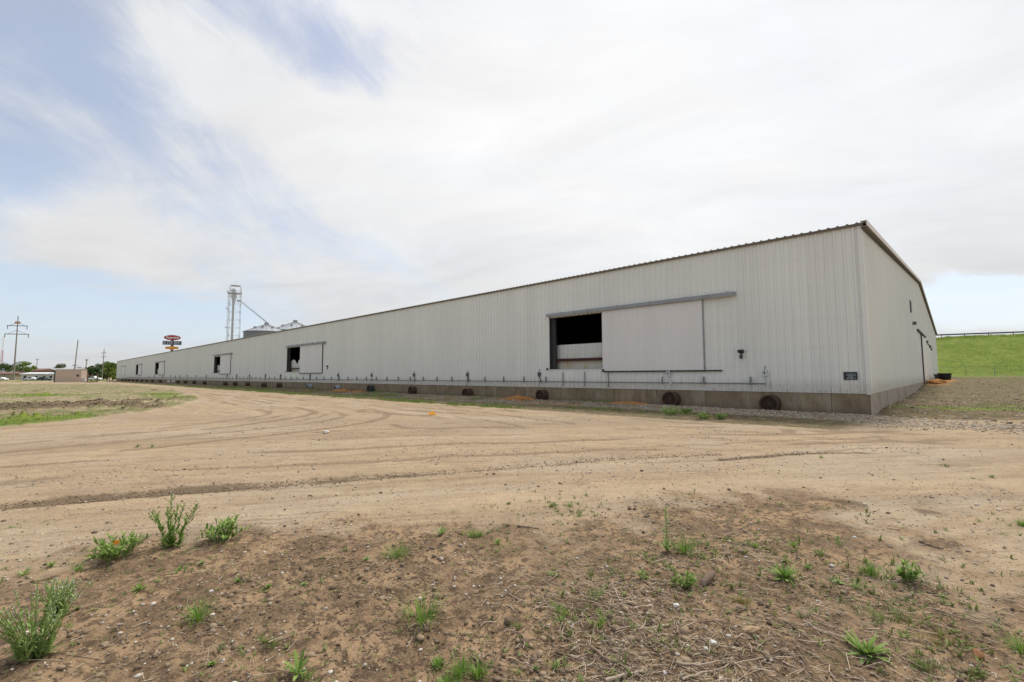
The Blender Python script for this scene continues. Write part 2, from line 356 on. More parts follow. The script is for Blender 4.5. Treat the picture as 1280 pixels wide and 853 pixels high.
def ground_mat():
    m, t, b = mat('ground_soil'); co = t.coord('Object')
    a1 = t.attr('m1')['Color']; a2 = t.attr('m2')['Color']; tr = t.attr('track')['Vector']
    gr, gv, li = t.sep(a1); og, dk, fd = t.sep(a2); rut, vg, pt = t.sep(t.attr('m3')['Color'])
    nL = t.noise(co, .35, 6, .6); nM = t.noise(co, 2.3, 8, .65); nF = t.noise(co, 14, 8, .7); nX = t.noise(co, 60, 5, .7)
    nC = t.noise(co, .9, 8, .62, .6)
    # packed tan road
    stre = t.noise(t.scale(tr, (1.0, .22, 1)), 2.6, 8, .68, .9)
    stre2 = t.noise(t.scale(tr, (1.0, .16, 1)), 9, 6, .7, .6)
    road = t.mix(t.step(nC, .32, .68), (.41, .31, .21, 1), (.35, .268, .188, 1))
    stre0 = t.noise(t.scale(tr, (1.0, .10, 1)), .9, 8, .62, .6)
    road = t.mix(t.math('MULTIPLY', t.step(stre, .42, .64), .65), road, (.49, .39, .275, 1))
    road = t.mix(t.math('MULTIPLY', t.step(stre0, .49, .63), .5), road, (.27, .205, .142, 1))
    road = t.mix(t.math('MULTIPLY', t.step(stre2, .53, .66), .5), road, (.225, .168, .116, 1))
    road = t.mix(t.math('MULTIPLY', t.step(nF, .55, .66), .45), road, (.19, .14, .098, 1))
    road = t.mix(t.math('MULTIPLY', t.step(nM, .50, .66), .4), road, (.26, .195, .135, 1))
    road = t.mix(t.math('MULTIPLY', t.step(nL, .45, .65), .4), road, (.37, .30, .225, 1))
    gpat = t.math('MULTIPLY', t.step(t.noise(t.scale(tr, (1.0, .35, 1)), .42, 8, .68, .7), .48, .60), t.step(nF, .40, .56))
    road = t.mix(t.math('MULTIPLY', gpat, .6), road, (.43, .385, .325, 1))
    damp = t.step(t.noise(t.scale(tr, (1.0, .4, 1)), .75, 9, .72, 1.0), .56, .68); road = t.mix(t.math('MULTIPLY', damp, .42), road, (.215, .16, .112, 1))
    tk = t.math('MULTIPLY_ADD', pt, 2.0, -1.0)
    road = t.mix(t.math('MULTIPLY', t.step(t.math('ADD', tk, t.math('MULTIPLY', t.math('SUBTRACT', nF, .5), .9)), .15, .75), .72), road, (.205, .148, .10, 1))
    road = t.mix(t.math('MULTIPLY', t.step(t.math('MULTIPLY', tk, -1.0), .02, .2), .6), road, (.52, .415, .30, 1))
    stre3 = t.noise(t.scale(tr, (1.0, .035, 1)), 15, 4, .6, .15)
    tp = t.math('MULTIPLY', t.step(stre3, .54, .60), t.step(t.noise(t.scale(tr, (1.0, .12, 1)), .55, 4, .6, .8), .50, .60))
    road = t.mix(t.math('MULTIPLY', tp, .65), road, (.19, .142, .098, 1))
    road = t.mix(t.math('MULTIPLY', t.step(nX, .54, .62), .4), road, (.56, .47, .36, 1))
    road = t.mix(t.math('MULTIPLY', t.step(t.noise(co, 32, 5, .7), .56, .64), .5), road, (.17, .128, .09, 1))
    # loose foreground soil
    soil = t.mix(t.step(nM, .40, .60), (.170, .116, .074, 1), (.36, .255, .163, 1))
    soil = t.mix(t.math('MULTIPLY', t.step(nF, .47, .58), .8), soil, (.075, .053, .038, 1))
    soil = t.mix(t.math('MULTIPLY', t.step(nX, .53, .62), .6), soil, (.33, .25, .175, 1))
    soil = t.mix(t.math('MULTIPLY', t.step(nL, .45, .7), .5), soil, (.225, .165, .112, 1))
    c = t.mix(t.step(t.math('ADD', li, t.math('MULTIPLY', t.math('SUBTRACT', nM, .5), 1.3)), .15, 1.0), road, soil)
    # field soil
    fs = t.mix(t.step(nM, .35, .65), (.24, .20, .125, 1), (.40, .33, .23, 1))
    fs = t.mix(t.math('MULTIPLY', t.step(nC, .45, .57), .75), fs, (.155, .175, .07, 1))
    c = t.mix(t.step(t.math('ADD', fd, t.math('MULTIPLY', t.math('SUBTRACT', nM, .5), .8)), .3, .7), c, fs)
    moss = t.math('MULTIPLY', t.math('MULTIPLY', t.step(t.noise(co, 1.7, 7, .68, .4), .56, .66), t.step(nF, .42, .6)), t.step(t.sep(co)[0], -.6, 1.2))
    c = t.mix(t.math('MULTIPLY', t.math('MULTIPLY', moss, li), .55), c, (.16, .17, .06, 1))
    # worn brown verge
    vs = t.mix(t.step(nM, .40, .66), (.115, .09, .052, 1), (.29, .235, .155, 1))
    vs = t.mix(t.math('MULTIPLY', t.step(nF, .47, .58), .7), vs, (.08, .06, .038, 1)); vs = t.mix(t.math('MULTIPLY', t.step(nX, .52, .6), .5), vs, (.38, .32, .22, 1))
    vs = t.mix(t.math('MULTIPLY', t.step(nC, .48, .60), .5), vs, (.115, .12, .055, 1))
    c = t.mix(t.step(t.math('ADD', vg, t.math('MULTIPLY', t.math('SUBTRACT', nM, .5), .8)), .3, .7), c, vs)
    # gravel
    vo = t.n.new('ShaderNodeTexVoronoi'); t.lk(co, vo.inputs['Vector']); vo.inputs['Scale'].default_value = 19
    gcol = t.mix(t.sep(vo.outputs['Color'])[0], (.19, .165, .13, 1), (.46, .41, .35, 1))
    gcol = t.mix(t.math('MULTIPLY', t.step(nM, .40, .56), .7), gcol, (.23, .175, .12, 1))
    c = t.mix(t.step(t.math('ADD', gv, t.math('MULTIPLY', t.math('SUBTRACT', nF, .5), .9)), .3, .6), c, gcol)
    # orange spill
    c = t.mix(t.math('MULTIPLY', t.step(t.math('ADD', og, t.math('MULTIPLY', t.math('SUBTRACT', nF, .5), .8)), .3, .7), .8), c, t.mix(nM, (.36, .15, .045, 1), (.42, .24, .09, 1)))
    # darker colour on clods and ruts
    dd = t.math('MAXIMUM', dk, rut)
    c = t.mix(t.math('MULTIPLY', t.step(t.math('ADD', dd, t.math('MULTIPLY', t.math('SUBTRACT', nF, .5), 1.8)), .3, .85), .72), c, t.mix(nF, (.075, .054, .038, 1), (.155, .11, .075, 1)))
    # grass
    gcl = t.mix(t.step(nC, .35, .65), (.14, .215, .03, 1), (.22, .275, .055, 1))
    gcl = t.mix(t.math('MULTIPLY', t.step(t.noise(t.scale(co, (1, 1, 2.2)), .5, 8, .7), .42, .66), .6), gcl, (.085, .165, .025, 1))
    gcl = t.mix(t.math('MULTIPLY', t.step(t.noise(t.scale(co, (1, 1, 2.2)), 2.8, 7, .72), .46, .66), .5), gcl, (.25, .23, .085, 1))
    gcl = t.mix(t.math('MULTIPLY', t.step(nF, .45, .62), .45), gcl, (.06, .10, .018, 1))
    c = t.mix(t.step(t.math('ADD', gr, t.math('MULTIPLY', t.math('ADD', t.math('SUBTRACT', nF, .5), t.math('SUBTRACT', nM, .5)), 1.0)), .30, .85), c, gcl)
    fine = t.math('MULTIPLY_ADD', nX, .5, .75); c = t.vmath('SCALE', c, None, fine); c = t.vmath('MULTIPLY', c, (1.03, .985, .905))
    # pale grit specks
    sp = t.n.new('ShaderNodeTexVoronoi'); t.lk(co, sp.inputs['Vector']); sp.inputs['Scale'].default_value = 26
    speck = t.math('MULTIPLY', t.math('SUBTRACT', 1.0, t.step(sp.outputs['Distance'], .10, .2)), t.step(t.sep(sp.outputs['Color'])[1], .72, .76))
    c = t.mix(t.math('MULTIPLY', speck, t.math('MULTIPLY_ADD', gr, -.6, .6)), c, (.45, .40, .33, 1))
    sp2 = t.n.new('ShaderNodeTexVoronoi'); t.lk(co, sp2.inputs['Vector']); sp2.inputs['Scale'].default_value = 9
    spk2 = t.math('MULTIPLY', t.math('SUBTRACT', 1.0, t.step(sp2.outputs['Distance'], .08, .2)), t.step(t.sep(sp2.outputs['Color'])[1], .72, .78))
    c = t.mix(t.math('MULTIPLY', spk2, .55), c, (.11, .082, .058, 1))
    t.lk(c, b.inputs['Base Color']); b.inputs['Roughness'].default_value = .95; b.inputs['Specular IOR Level'].default_value = .12
    hh = t.math('ADD', t.math('MULTIPLY', nF, .8), t.math('MULTIPLY', nX, .35)); hh = t.math('ADD', hh, t.math('MULTIPLY', stre2, .7))
    t.lk(t.bump(hh, .8, .035), b.inputs['Normal'])
    return m
M_ground = ground_mat()

def siding_mat(name, base, streak=1.0, pink=0.0):
    m, t, b = mat(name); co = t.coord('Object'); x, y, z = t.sep(co)
    n1 = t.noise(t.scale(co, (1, 1, .10)), 1.6, 7, .62); n2 = t.noise(co, .22, 5, .6); n3 = t.noise(t.scale(co, (1, 1, .06)), 9, 5, .7); n4 = t.noise(co, 25, 4, .6)
    f = t.math('ADD', t.math('MULTIPLY', t.math('SUBTRACT', n1, .5), .16 * streak), t.math('MULTIPLY', t.math('SUBTRACT', n2, .5), .16))
    f = t.math('ADD', f, t.math('MULTIPLY', t.math('SUBTRACT', n3, .5), .12 * streak)); f = t.math('ADD', f, t.math('MULTIPLY', t.math('SUBTRACT', n4, .5), .05))
    # panel by panel difference (sheets 0.914 m wide)
    wn = t.n.new('ShaderNodeTexWhiteNoise'); wn.noise_dimensions = '1D'
    t.lk(t.math('FLOOR', t.math('DIVIDE', t.math('ADD', x, y), .9144)), wn.inputs['W'])
    f = t.math('ADD', f, t.math('MULTIPLY', t.math('SUBTRACT', wn.outputs['Value'], .5), .055))
    c = t.vmath('SCALE', base, None, t.math('ADD', f, 1.0))
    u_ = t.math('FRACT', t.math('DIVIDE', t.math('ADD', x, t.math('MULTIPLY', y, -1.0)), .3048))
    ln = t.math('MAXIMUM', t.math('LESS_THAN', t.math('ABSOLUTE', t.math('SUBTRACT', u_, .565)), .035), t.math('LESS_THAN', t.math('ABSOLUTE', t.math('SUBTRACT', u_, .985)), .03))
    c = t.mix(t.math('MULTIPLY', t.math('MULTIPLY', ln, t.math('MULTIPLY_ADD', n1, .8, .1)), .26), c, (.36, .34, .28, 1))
    # grime creeping up from the bottom
    lo = t.math('SUBTRACT', 1.0, t.step(t.math('ADD', z, t.math('MULTIPLY', n3, -.9)), .5, 1.1))
    c = t.mix(t.math('MULTIPLY', lo, .35), c, (.34, .29, .22, 1)); spl = t.math('MULTIPLY', t.math('SUBTRACT', 1.0, t.step(z, .84, 1.5)), t.step(t.noise(co, 6, 7, .7), .5, .62)); c = t.mix(t.math('MULTIPLY', spl, .4), c, (.33, .27, .19, 1))
    # screw rows on the girts
    gx = t.math('ABSOLUTE', t.math('SUBTRACT', t.math('FRACT', t.math('DIVIDE', x, .1524)), .5))
    rows = None
    for zz in (1.15, 1.92, 2.62, 3.8, 5.1, 6.3):
        r = t.math('LESS_THAN', t.math('ABSOLUTE', t.math('SUBTRACT', z, zz)), .014); rows = r if rows is None else t.math('MAXIMUM', rows, r)
    dots = t.math('MULTIPLY', rows, t.math('LESS_THAN', gx, .10))
    c = t.mix(t.math('MULTIPLY', dots, .35), c, (.16, .15, .14, 1))
    # rust runs
    rs = t.step(t.noise(t.scale(co, (1, 1, .05)), 4.5, 5, .75), .62, .72)
    rz = t.math('SUBTRACT', 1.0, t.step(z, .86, 1.25))
    c = t.mix(t.math('MULTIPLY', t.math('MULTIPLY', rs, rz), .55), c, (.28, .15, .07, 1))
    t.lk(c, b.inputs['Base Color']); b.inputs['Roughness'].default_value = .55; b.inputs['Specular IOR Level'].default_value = .3
    t.lk(t.bump(n2, .1, .02), b.inputs['Normal'])
    return m
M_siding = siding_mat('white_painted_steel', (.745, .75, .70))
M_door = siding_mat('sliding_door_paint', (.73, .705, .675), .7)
def liner_mat():
    m, t, b = mat('stained_liner'); co = t.coord('Object'); x, y, z = t.sep(co)
    f = t.math('MULTIPLY_ADD', t.noise(t.scale(co, (1, 1, .2)), 3, 6, .6), .3, .85)
    c = t.vmath('SCALE', (.60, .60, .56), None, f)
    rb = t.math('LESS_THAN', t.math('FRACT', t.math('DIVIDE', x, .30)), .09); c = t.mix(t.math('MULTIPLY', rb, .45), c, (.30, .30, .29, 1))
    st_ = t.math('MULTIPLY', t.step(t.noise(t.scale(co, (1, 1, .35)), 1.7, 6, .6), .46, .62), t.math('SUBTRACT', 1.0, t.step(z, 2.3, 3.0)))
    c = t.mix(t.math('MULTIPLY', st_, .75), c, (.45, .31, .10, 1))
    low = t.math('SUBTRACT', 1.0, t.step(z, 2.38, 2.46)); c = t.mix(t.math('MULTIPLY', low, .45), c, (.36, .30, .19, 1))
    t.lk(c, b.inputs['Base Color']); b.inputs['Roughness'].default_value = .6; return m
M_liner = liner_mat()
def conc_mat():
    m, t, b = mat('old_concrete'); co = t.coord('Object'); x, y, z = t.sep(co)
    n1 = t.noise(co, .8, 8, .65, .4); n2 = t.noise(t.scale(co, (1, 1, .25)), 5, 7, .65); n3 = t.noise(co, 30, 5, .65)
    c = t.mix(t.step(n1, .3, .7), (.20, .152, .098, 1), (.29, .225, .148, 1))
    c = t.mix(t.math('MULTIPLY', t.step(n2, .48, .72), .55), c, (.125, .098, .068, 1))
    c = t.mix(t.math('MULTIPLY', t.math('MULTIPLY', t.step(t.noise(t.scale(co, (1, 1, .15)), 2.2, 6, .7), .58, .72), t.step(x, 8, 14)), .5), c, (.29, .15, .06, 1))
    c = t.mix(t.math('MULTIPLY', t.step(t.noise(t.scale(co, (1, 1, .3)), 1.3, 8, .7, .5), .52, .64), .55), c, (.37, .32, .24, 1))
    bot = t.math('SUBTRACT', 1.0, t.step(t.math('ADD', z, t.math('MULTIPLY', n2, -.2)), .0, .25)); c = t.mix(t.math('MULTIPLY', bot, .5), c, (.16, .12, .085, 1))
    # formwork joints
    jx = t.math('ABSOLUTE', t.math('SUBTRACT', t.math('FRACT', t.math('DIVIDE', t.math('ADD', x, t.math('MULTIPLY', y, 1.0)), 2.44)), .5))
    j = t.math('LESS_THAN', jx, .006); c = t.mix(t.math('MULTIPLY', j, .7), c, (.05, .04, .03, 1))
    t.lk(t.vmath('SCALE', c, None, t.math('MULTIPLY_ADD', n3, .3, .85)), b.inputs['Base Color']); b.inputs['Roughness'].default_value = .9
    b.inputs['Specular IOR Level'].default_value = .15
    t.lk(t.bump(t.math('ADD', n2, n3), .35, .02), b.inputs['Normal']); return m
M_conc = conc_mat()
M_conc2 = simple('sunlit_end_concrete', (.36, .31, .26), .9, 0, .16, 2, .3, .15, ((.2, .15, .10), .55))  # end foundation made lighter; its sunlit side is put into the colour
M_roof = simple('galvanised_roof', (.42, .42, .40), .5, .3, .1, 3)
M_trimd = simple('brown_trim_and_shade', (.17, .15, .125), .7)
M_trim = simple('pinkish_rake_trim', (.74, .68, .63), .6, 0, .08, 5)
M_steel = simple('weathered_track', (.30, .31, .32), .5, .4, .12, 4, 0, .4, ((.2, .14, .1), .4))
M_dark = simple('dark_steel', (.055, .055, .055), .6, .3, .2)
M_rustb = simple('rusty_beam', (.065, .024, .017), .85, 0, .3, 5, .3)
M_drum = simple('rusted_brown_drum', (.085, .052, .038), .85, 0, .35, 6, .5, .2, ((.16, .09, .06), .6))
M_drumd = simple('dark_drum_inside', (.055, .038, .03), .9)  # darker brown for the plate inside the drum
M_drumw = simple('pale_blue_grey_drum', (.36, .39, .42), .5, .2, .15, 4, .2, .4, ((.12, .09, .07), .5))
M_drumb = simple('bleached_white_drum', (.72, .70, .64), .6, 0, .1, 4)
M_drumg = simple('dark_blue_green_drum', (.045, .06, .06), .7, .1, .2, 5)
M_conduit = simple('grey_conduit', (.20, .21, .21), .5, .5, .1)
M_box = simple('grey_switch_box', (.55, .56, .55), .5, .1, .08)
M_boxd = simple('dark_switch_box', (.13, .13, .13), .6, .1, .15)
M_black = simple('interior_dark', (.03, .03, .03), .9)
M_wood = simple('weathered_wood', (.17, .12, .085), .9, 0, .25, 9, .4)
M_twig = simple('grey_brown_twig', (.26, .19, .135), .95, 0, .3, 12, .5, .1)
M_twigp = simple('pale_bleached_stick', (.42, .34, .26), .95, 0, .25, 12, .4, .1)
M_polew = simple('silvered_pole_wood', (.27, .24, .21), .9, 0, .15, 3)
M_bark = simple('bark', (.12, .09, .065), .95, 0, .25, 3, .4)
M_white = simple('white_paint', (.78, .78, .76), .6)
M_galv = simple('galvanised_steel', (.50, .52, .54), .4, .5, .12, 2)
M_binw = simple('shaded_galvanised_shell', (.20, .21, .22), .5, .4, .12, 2)  # bin shell darker than its roof steel; shade put into the colour
M_tower = simple('pale_tower_steel', (.47, .49, .49), .6, .0, .1, 2)

def leafmat(name, a, b_, rough=.65, trans=.25, scale=3.0):
    m, t, b = mat(name); co = t.coord('Object'); v = t.attr('var')['Fac']
    f = t.math('ADD', t.math('MULTIPLY', v, .6), t.math('MULTIPLY', t.noise(co, scale, 4, .6), .5))
    c = t.mix(t.step(f, .2, .85), (*a, 1), (*b_, 1)); t.lk(c, b.inputs['Base Color']); b.inputs['Roughness'].default_value = rough
    b.inputs['Specular IOR Level'].default_value = .25
    tr = t.n.new('ShaderNodeBsdfTranslucent'); t.lk(c, tr.inputs[0]); ms = t.n.new('ShaderNodeMixShader'); ms.inputs[0].default_value = trans
    t.l.new(b.outputs[0], ms.inputs[1]); t.l.new(tr.outputs[0], ms.inputs[2]); out = [n for n in t.n if n.type == 'OUTPUT_MATERIAL'][0]; t.l.new(ms.outputs[0], out.inputs[0])
    return m
M_leaf = leafmat('weed_leaf', (.13, .23, .04), (.30, .42, .10))
M_leafb = leafmat('bluish_weed_leaf', (.19, .28, .08), (.38, .48, .17))
M_grass = leafmat('grass_blade', (.10, .21, .03), (.26, .40, .07))
M_bgrass = leafmat('bank_grass', (.17, .26, .04), (.30, .40, .08), .8, .3)
M_grassd = leafmat('dull_grass_blade', (.13, .19, .045), (.27, .31, .10))
M_yel = leafmat('yellowing_leaf', (.22, .19, .05), (.30, .26, .08))
M_tree = leafmat('tree_leaf', (.09, .15, .03), (.22, .30, .06), .7, .2, .3)
M_tree2 = leafmat('tree_leaf_dark', (.055, .09, .035), (.13, .175, .06), .7, .2, .3)
M_tree3 = leafmat('tree_leaf_pale', (.12, .14, .08), (.22, .23, .13), .7, .2, .3)
M_flow = leafmat('white_flower', (.6, .62, .5), (.8, .8, .72), .7, .2)
M_oflow = leafmat('orange_flower', (.65, .25, .02), (.8, .4, .04), .7, .2)
M_straw = leafmat('dry_straw', (.13, .09, .06), (.68, .55, .41), .9, .05)
M_chip = leafmat('brown_chips', (.06, .042, .03), (.19, .135, .095), .95, .0)
M_peb = leafmat('pebbles', (.22, .18, .14), (.62, .56, .48), .85, .0)
M_road = leafmat('road_stones', (.15, .115, .08), (.60, .52, .42), .9, .0)
M_gravs = leafmat('limestone_gravel', (.22, .175, .125), (.55, .48, .38), .9, .0)
M_clod = leafmat('soil_clods', (.13, .095, .065), (.33, .245, .16), .95, .0)
M_orange = simple('orange_spilled_soil', (.40, .19, .07), .95, 0, .25, 4, .5, .1)

# ------------------------------------------------------------------ ground sheet
def build_ground():
    fin = np.radians(np.arange(-56, 56.01, .17)); coarse = np.radians(np.arange(60, 300.1, 5))
    th = np.concatenate([fin, coarse]); nt = len(th)
    rr = [.35]
    while rr[-1] < 60: rr.append(rr[-1] * (1.011 if rr[-1] > 1.6 else 1.06))
    while rr[-1] < 160: rr.append(rr[-1] * 1.02)
    while rr[-1] < 8000: rr.append(rr[-1] * 1.10)
    rr = np.array(rr); nr = len(rr)
    A, Rr = np.meshgrid(th, rr); X = (Rr * np.sin(A)).ravel(); Y = (Rr * np.cos(A)).ravel()
    M = masks(X, Y, True); Z = height(X, Y, M)
    # under the floor of the building the ground stays low
    s, t = M['s'], M['t']; ins = (s > .6) & (s < LEN - .6) & (t > .6) & (t < WID - .6); Z = np.where(ins, np.minimum(Z, .3), Z)
    X = np.append(X, 0); Y = np.append(Y, 0); Z = np.append(Z, 0.)
    i = np.arange(nr - 1)[:, None]; j = np.arange(nt)[None, :]; jn = (j + 1) % nt
    Q = np.stack([i * nt + j + 0 * jn, i * nt + jn, (i + 1) * nt + jn, (i + 1) * nt + j + 0 * jn], -1).reshape(-1, 4)[:, ::-1]
    o = npmesh('ground', np.stack([X, Y, Z], 1), Q, M_ground, None, True)
    me = o.data
    z1 = np.zeros(1)
    def ca(name, a, b, c):
        at_ = me.attributes.new(name, 'FLOAT_COLOR', 'POINT')
        v = np.stack([np.append(a, 0), np.append(b, 0), np.append(c, 0), np.ones(len(a) + 1)], 1).astype(np.float32); at_.data.foreach_set('color', v.ravel())
    ca('m1', M['grass'], M['gravel'], M['litter']); ca('m2', M['orange'], M['dark'], M['field'])
    ca('m3', M['rut'], M['verge'], M['trk'] * .5 + .5)
    da, la = sdline(X, Y, TRK); db, lb = sdline(X, Y, TRB)
    rad = np.hypot(X, Y); kb = ss(Y - 13.5 - .25 * np.abs(X), 0, 3)
    u = np.where(kb > .5, db, da); v = np.where(kb > .5, lb, la) 
    # blend to keep the join soft
    u = da * (1 - kb) + db * kb; v = la * (1 - kb) + (400 - lb) * kb * 1.0
    at_ = me.attributes.new('track', 'FLOAT_VECTOR', 'POINT'); at_.data.foreach_set('vector', np.stack([u, v, 0 * u], 1).astype(np.float32).ravel())
    tag(o, 'tan dirt yard with tyre tracks, gravel strip, weedy field and grass embankment', 'ground', None, 'structure')
    return o
build_ground()

# ------------------------------------------------------------------ the warehouse  (local x = along long wall, local -y = into building)
ROT = math.atan2(D1[1], D1[0])
wh = empty('warehouse', (CX, CY, 0), ROT, 'very long white corrugated steel warehouse on a concrete foundation', 'warehouse')
DOORS = [(11.62, 15.4, 6.10, 1.92, 5.02), (53.35, 57.55, 47.3, 2.05, 5.02), (87.0, 91.0, 81.1, 2.1, 4.95), (142.4, 147.6, 135.2, 2.1, 5.0), (175.2, 180.2, 169.0, 2.1, 5.0)]
OPEN = [(a - .5, b, z0, z1) for (a, b, c, z0, z1) in DOORS]
PER, RIBH = .3048, .042
def profile(L, openings, per=PER, h=RIBH):
    xs = []; n = int(L / per)
    for i in range(n):
        x0 = i * per; xs += [(x0, 0), (x0 + .175, 0), (x0 + .210, h), (x0 + .262, h), (x0 + .297, 0)]
        xs += []
    xs.append((n * per, 0)); xs.append((L, 0)) if L > n * per + .02 else None
    for (a, b, z0, z1) in openings:
        for e in (a, b):
            xs = [p for p in xs if abs(p[0] - e) > .012]; y = 0
            for i in range(len(xs) - 1):
                if xs[i][0] < e < xs[i + 1][0]:
                    k = (e - xs[i][0]) / (xs[i + 1][0] - xs[i][0]); y = xs[i][1] * (1 - k) + xs[i + 1][1] * k; xs.insert(i + 1, (e, y)); break
    return xs
def wall_mesh(xs, z0, ztop, openings, tomap):
    V = []; Fc = []
    for (xa, ya), (xb, yb) in zip(xs[:-1], xs[1:]):
        mid = (xa + xb) / 2; spans = [(z0, None)]
        for (a, b, q0, q1) in openings:
            if a < mid < b: spans = [(z0, q0), (q1, None)]
        for (p, q) in spans:
            n = len(V)
            V += [tomap(xa, ya, p), tomap(xb, yb, p), tomap(xb, yb, ztop(xb) if q is None else q), tomap(xa, ya, ztop(xa) if q is None else q)]
            Fc.append((n, n + 1, n + 2, n + 3))
    return np.array(V), np.array(Fc)
V, Q = wall_mesh(profile(LEN, OPEN), HS, lambda x: HE - .02, OPEN, lambda x, y, z: (x, y, z))
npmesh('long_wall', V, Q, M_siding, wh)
rise = (HR - HE) / (WID / 2)
V, Q = wall_mesh(profile(WID, []), HS, lambda x: HE - .02 + rise * min(x, WID - x), [], lambda x, y, z: (-y, -x, z))
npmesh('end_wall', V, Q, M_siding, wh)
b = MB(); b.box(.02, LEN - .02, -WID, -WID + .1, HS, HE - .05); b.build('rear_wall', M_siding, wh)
b = MB(); b.add([(LEN, -.02, HS), (LEN, -WID, HS), (LEN, -WID, HE - .03), (LEN, -WID / 2, HR - .03), (LEN, -.02, HE - .03)], [(0, 1, 2, 3, 4)])
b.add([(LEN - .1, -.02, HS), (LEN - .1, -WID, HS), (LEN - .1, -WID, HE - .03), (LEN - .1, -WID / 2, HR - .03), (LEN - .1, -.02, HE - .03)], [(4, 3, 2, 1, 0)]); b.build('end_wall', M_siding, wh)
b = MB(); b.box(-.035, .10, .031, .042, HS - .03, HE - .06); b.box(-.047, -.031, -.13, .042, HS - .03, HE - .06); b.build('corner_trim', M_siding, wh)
# roof sheets with ribs
def roof_half(sign):
    xs = profile(LEN + .3, [], PER, .038); V = []; Fc = []
    for k, (x, y) in enumerate(xs):
        X = x - .15
        if sign > 0: a = (X, .13, HE + .0 + y - .005); c = (X, -WID / 2, HR + .02 + y)
        else: a = (X, -WID - .13, HE + y - .005); c = (X, -WID / 2 - .001, HR + .02 + y)
        V += [a, c]
        if k: Fc.append((2 * k - 2, 2 * k, 2 * k + 1, 2 * k - 1))
    return npmesh('roof', np.array(V), np.array(Fc), M_roof, wh)
rf = roof_half(1); roof_half(-1)
b = MB(); b.box(-.1, LEN + .1, .045, .115, HE - .085, HE - .012); b.build('eave_trim', M_trimd, wh)
xs = profile(LEN + .3, [], PER, .038); V = []; Fc = []
for k, (x, y) in enumerate(xs):
    V += [(x - .15, .132, HE - .028), (x - .15, .132, HE + y + .004)]
    if k: Fc.append((2 * k - 2, 2 * k, 2 * k + 1, 2 * k - 1))
npmesh('roof_edge', np.array(V), np.array(Fc), M_trimd, wh)
# rake trim: pale fascia; soffit and strip below darkened to paint shade
def rake(x0, x1, dz0, dz1, name, mt):
    b = MB(); V = []
    for (y, z) in ((.12, HE), (-WID / 2, HR), (-WID - .12, HE)):
        V += [(x0, y, z + dz0), (x1, y, z + dz0), (x1, y, z + dz1), (x0, y, z + dz1)]
    f = []
    for j in (0, 1):
        o = 4 * j; f += [(o, o + 1, o + 5, o + 4), (o + 1, o + 2, o + 6, o + 5), (o + 2, o + 3, o + 7, o + 6), (o + 3, o, o + 4, o + 7)]
    f += [(3, 2, 1, 0), (8, 9, 10, 11)]; b.add(V, f); return b.build(name, mt, wh)
rake(-.20, -.035, -.16, -.125, 'soffit', M_trimd)
rake(-.23, -.205, -.13, .05, 'rake_trim', M_trim)
rake(-.23, -.02, .052, .075, 'rake_cap', M_trim)
rake(-.05, -.034, -.24, -.161, 'rake_shadow_strip', M_trimd)
# foundation
b = MB(); b.box(.0, LEN, -.3, .0, -.4, HS - .012); b.build('foundation', M_conc, wh)
b = MB(); b.box(-.012, .0, -.6, .012, -.4, HS - .018)
y = -.6
k = 0
while y > -WID:
    y2 = max(y - 2.4, -WID); off = .0 if k % 2 else .012; b.box(-off - .004, .25, y2 + .035, y - .0, -.4, HS - .015); y = y2; k += 1
b.build('end_foundation', M_conc2, wh)
b = MB(); b.box(.3, LEN - .2, -WID + .2, -.3, HS - .2, HS - .02); b.build('floor_slab', M_black, wh)
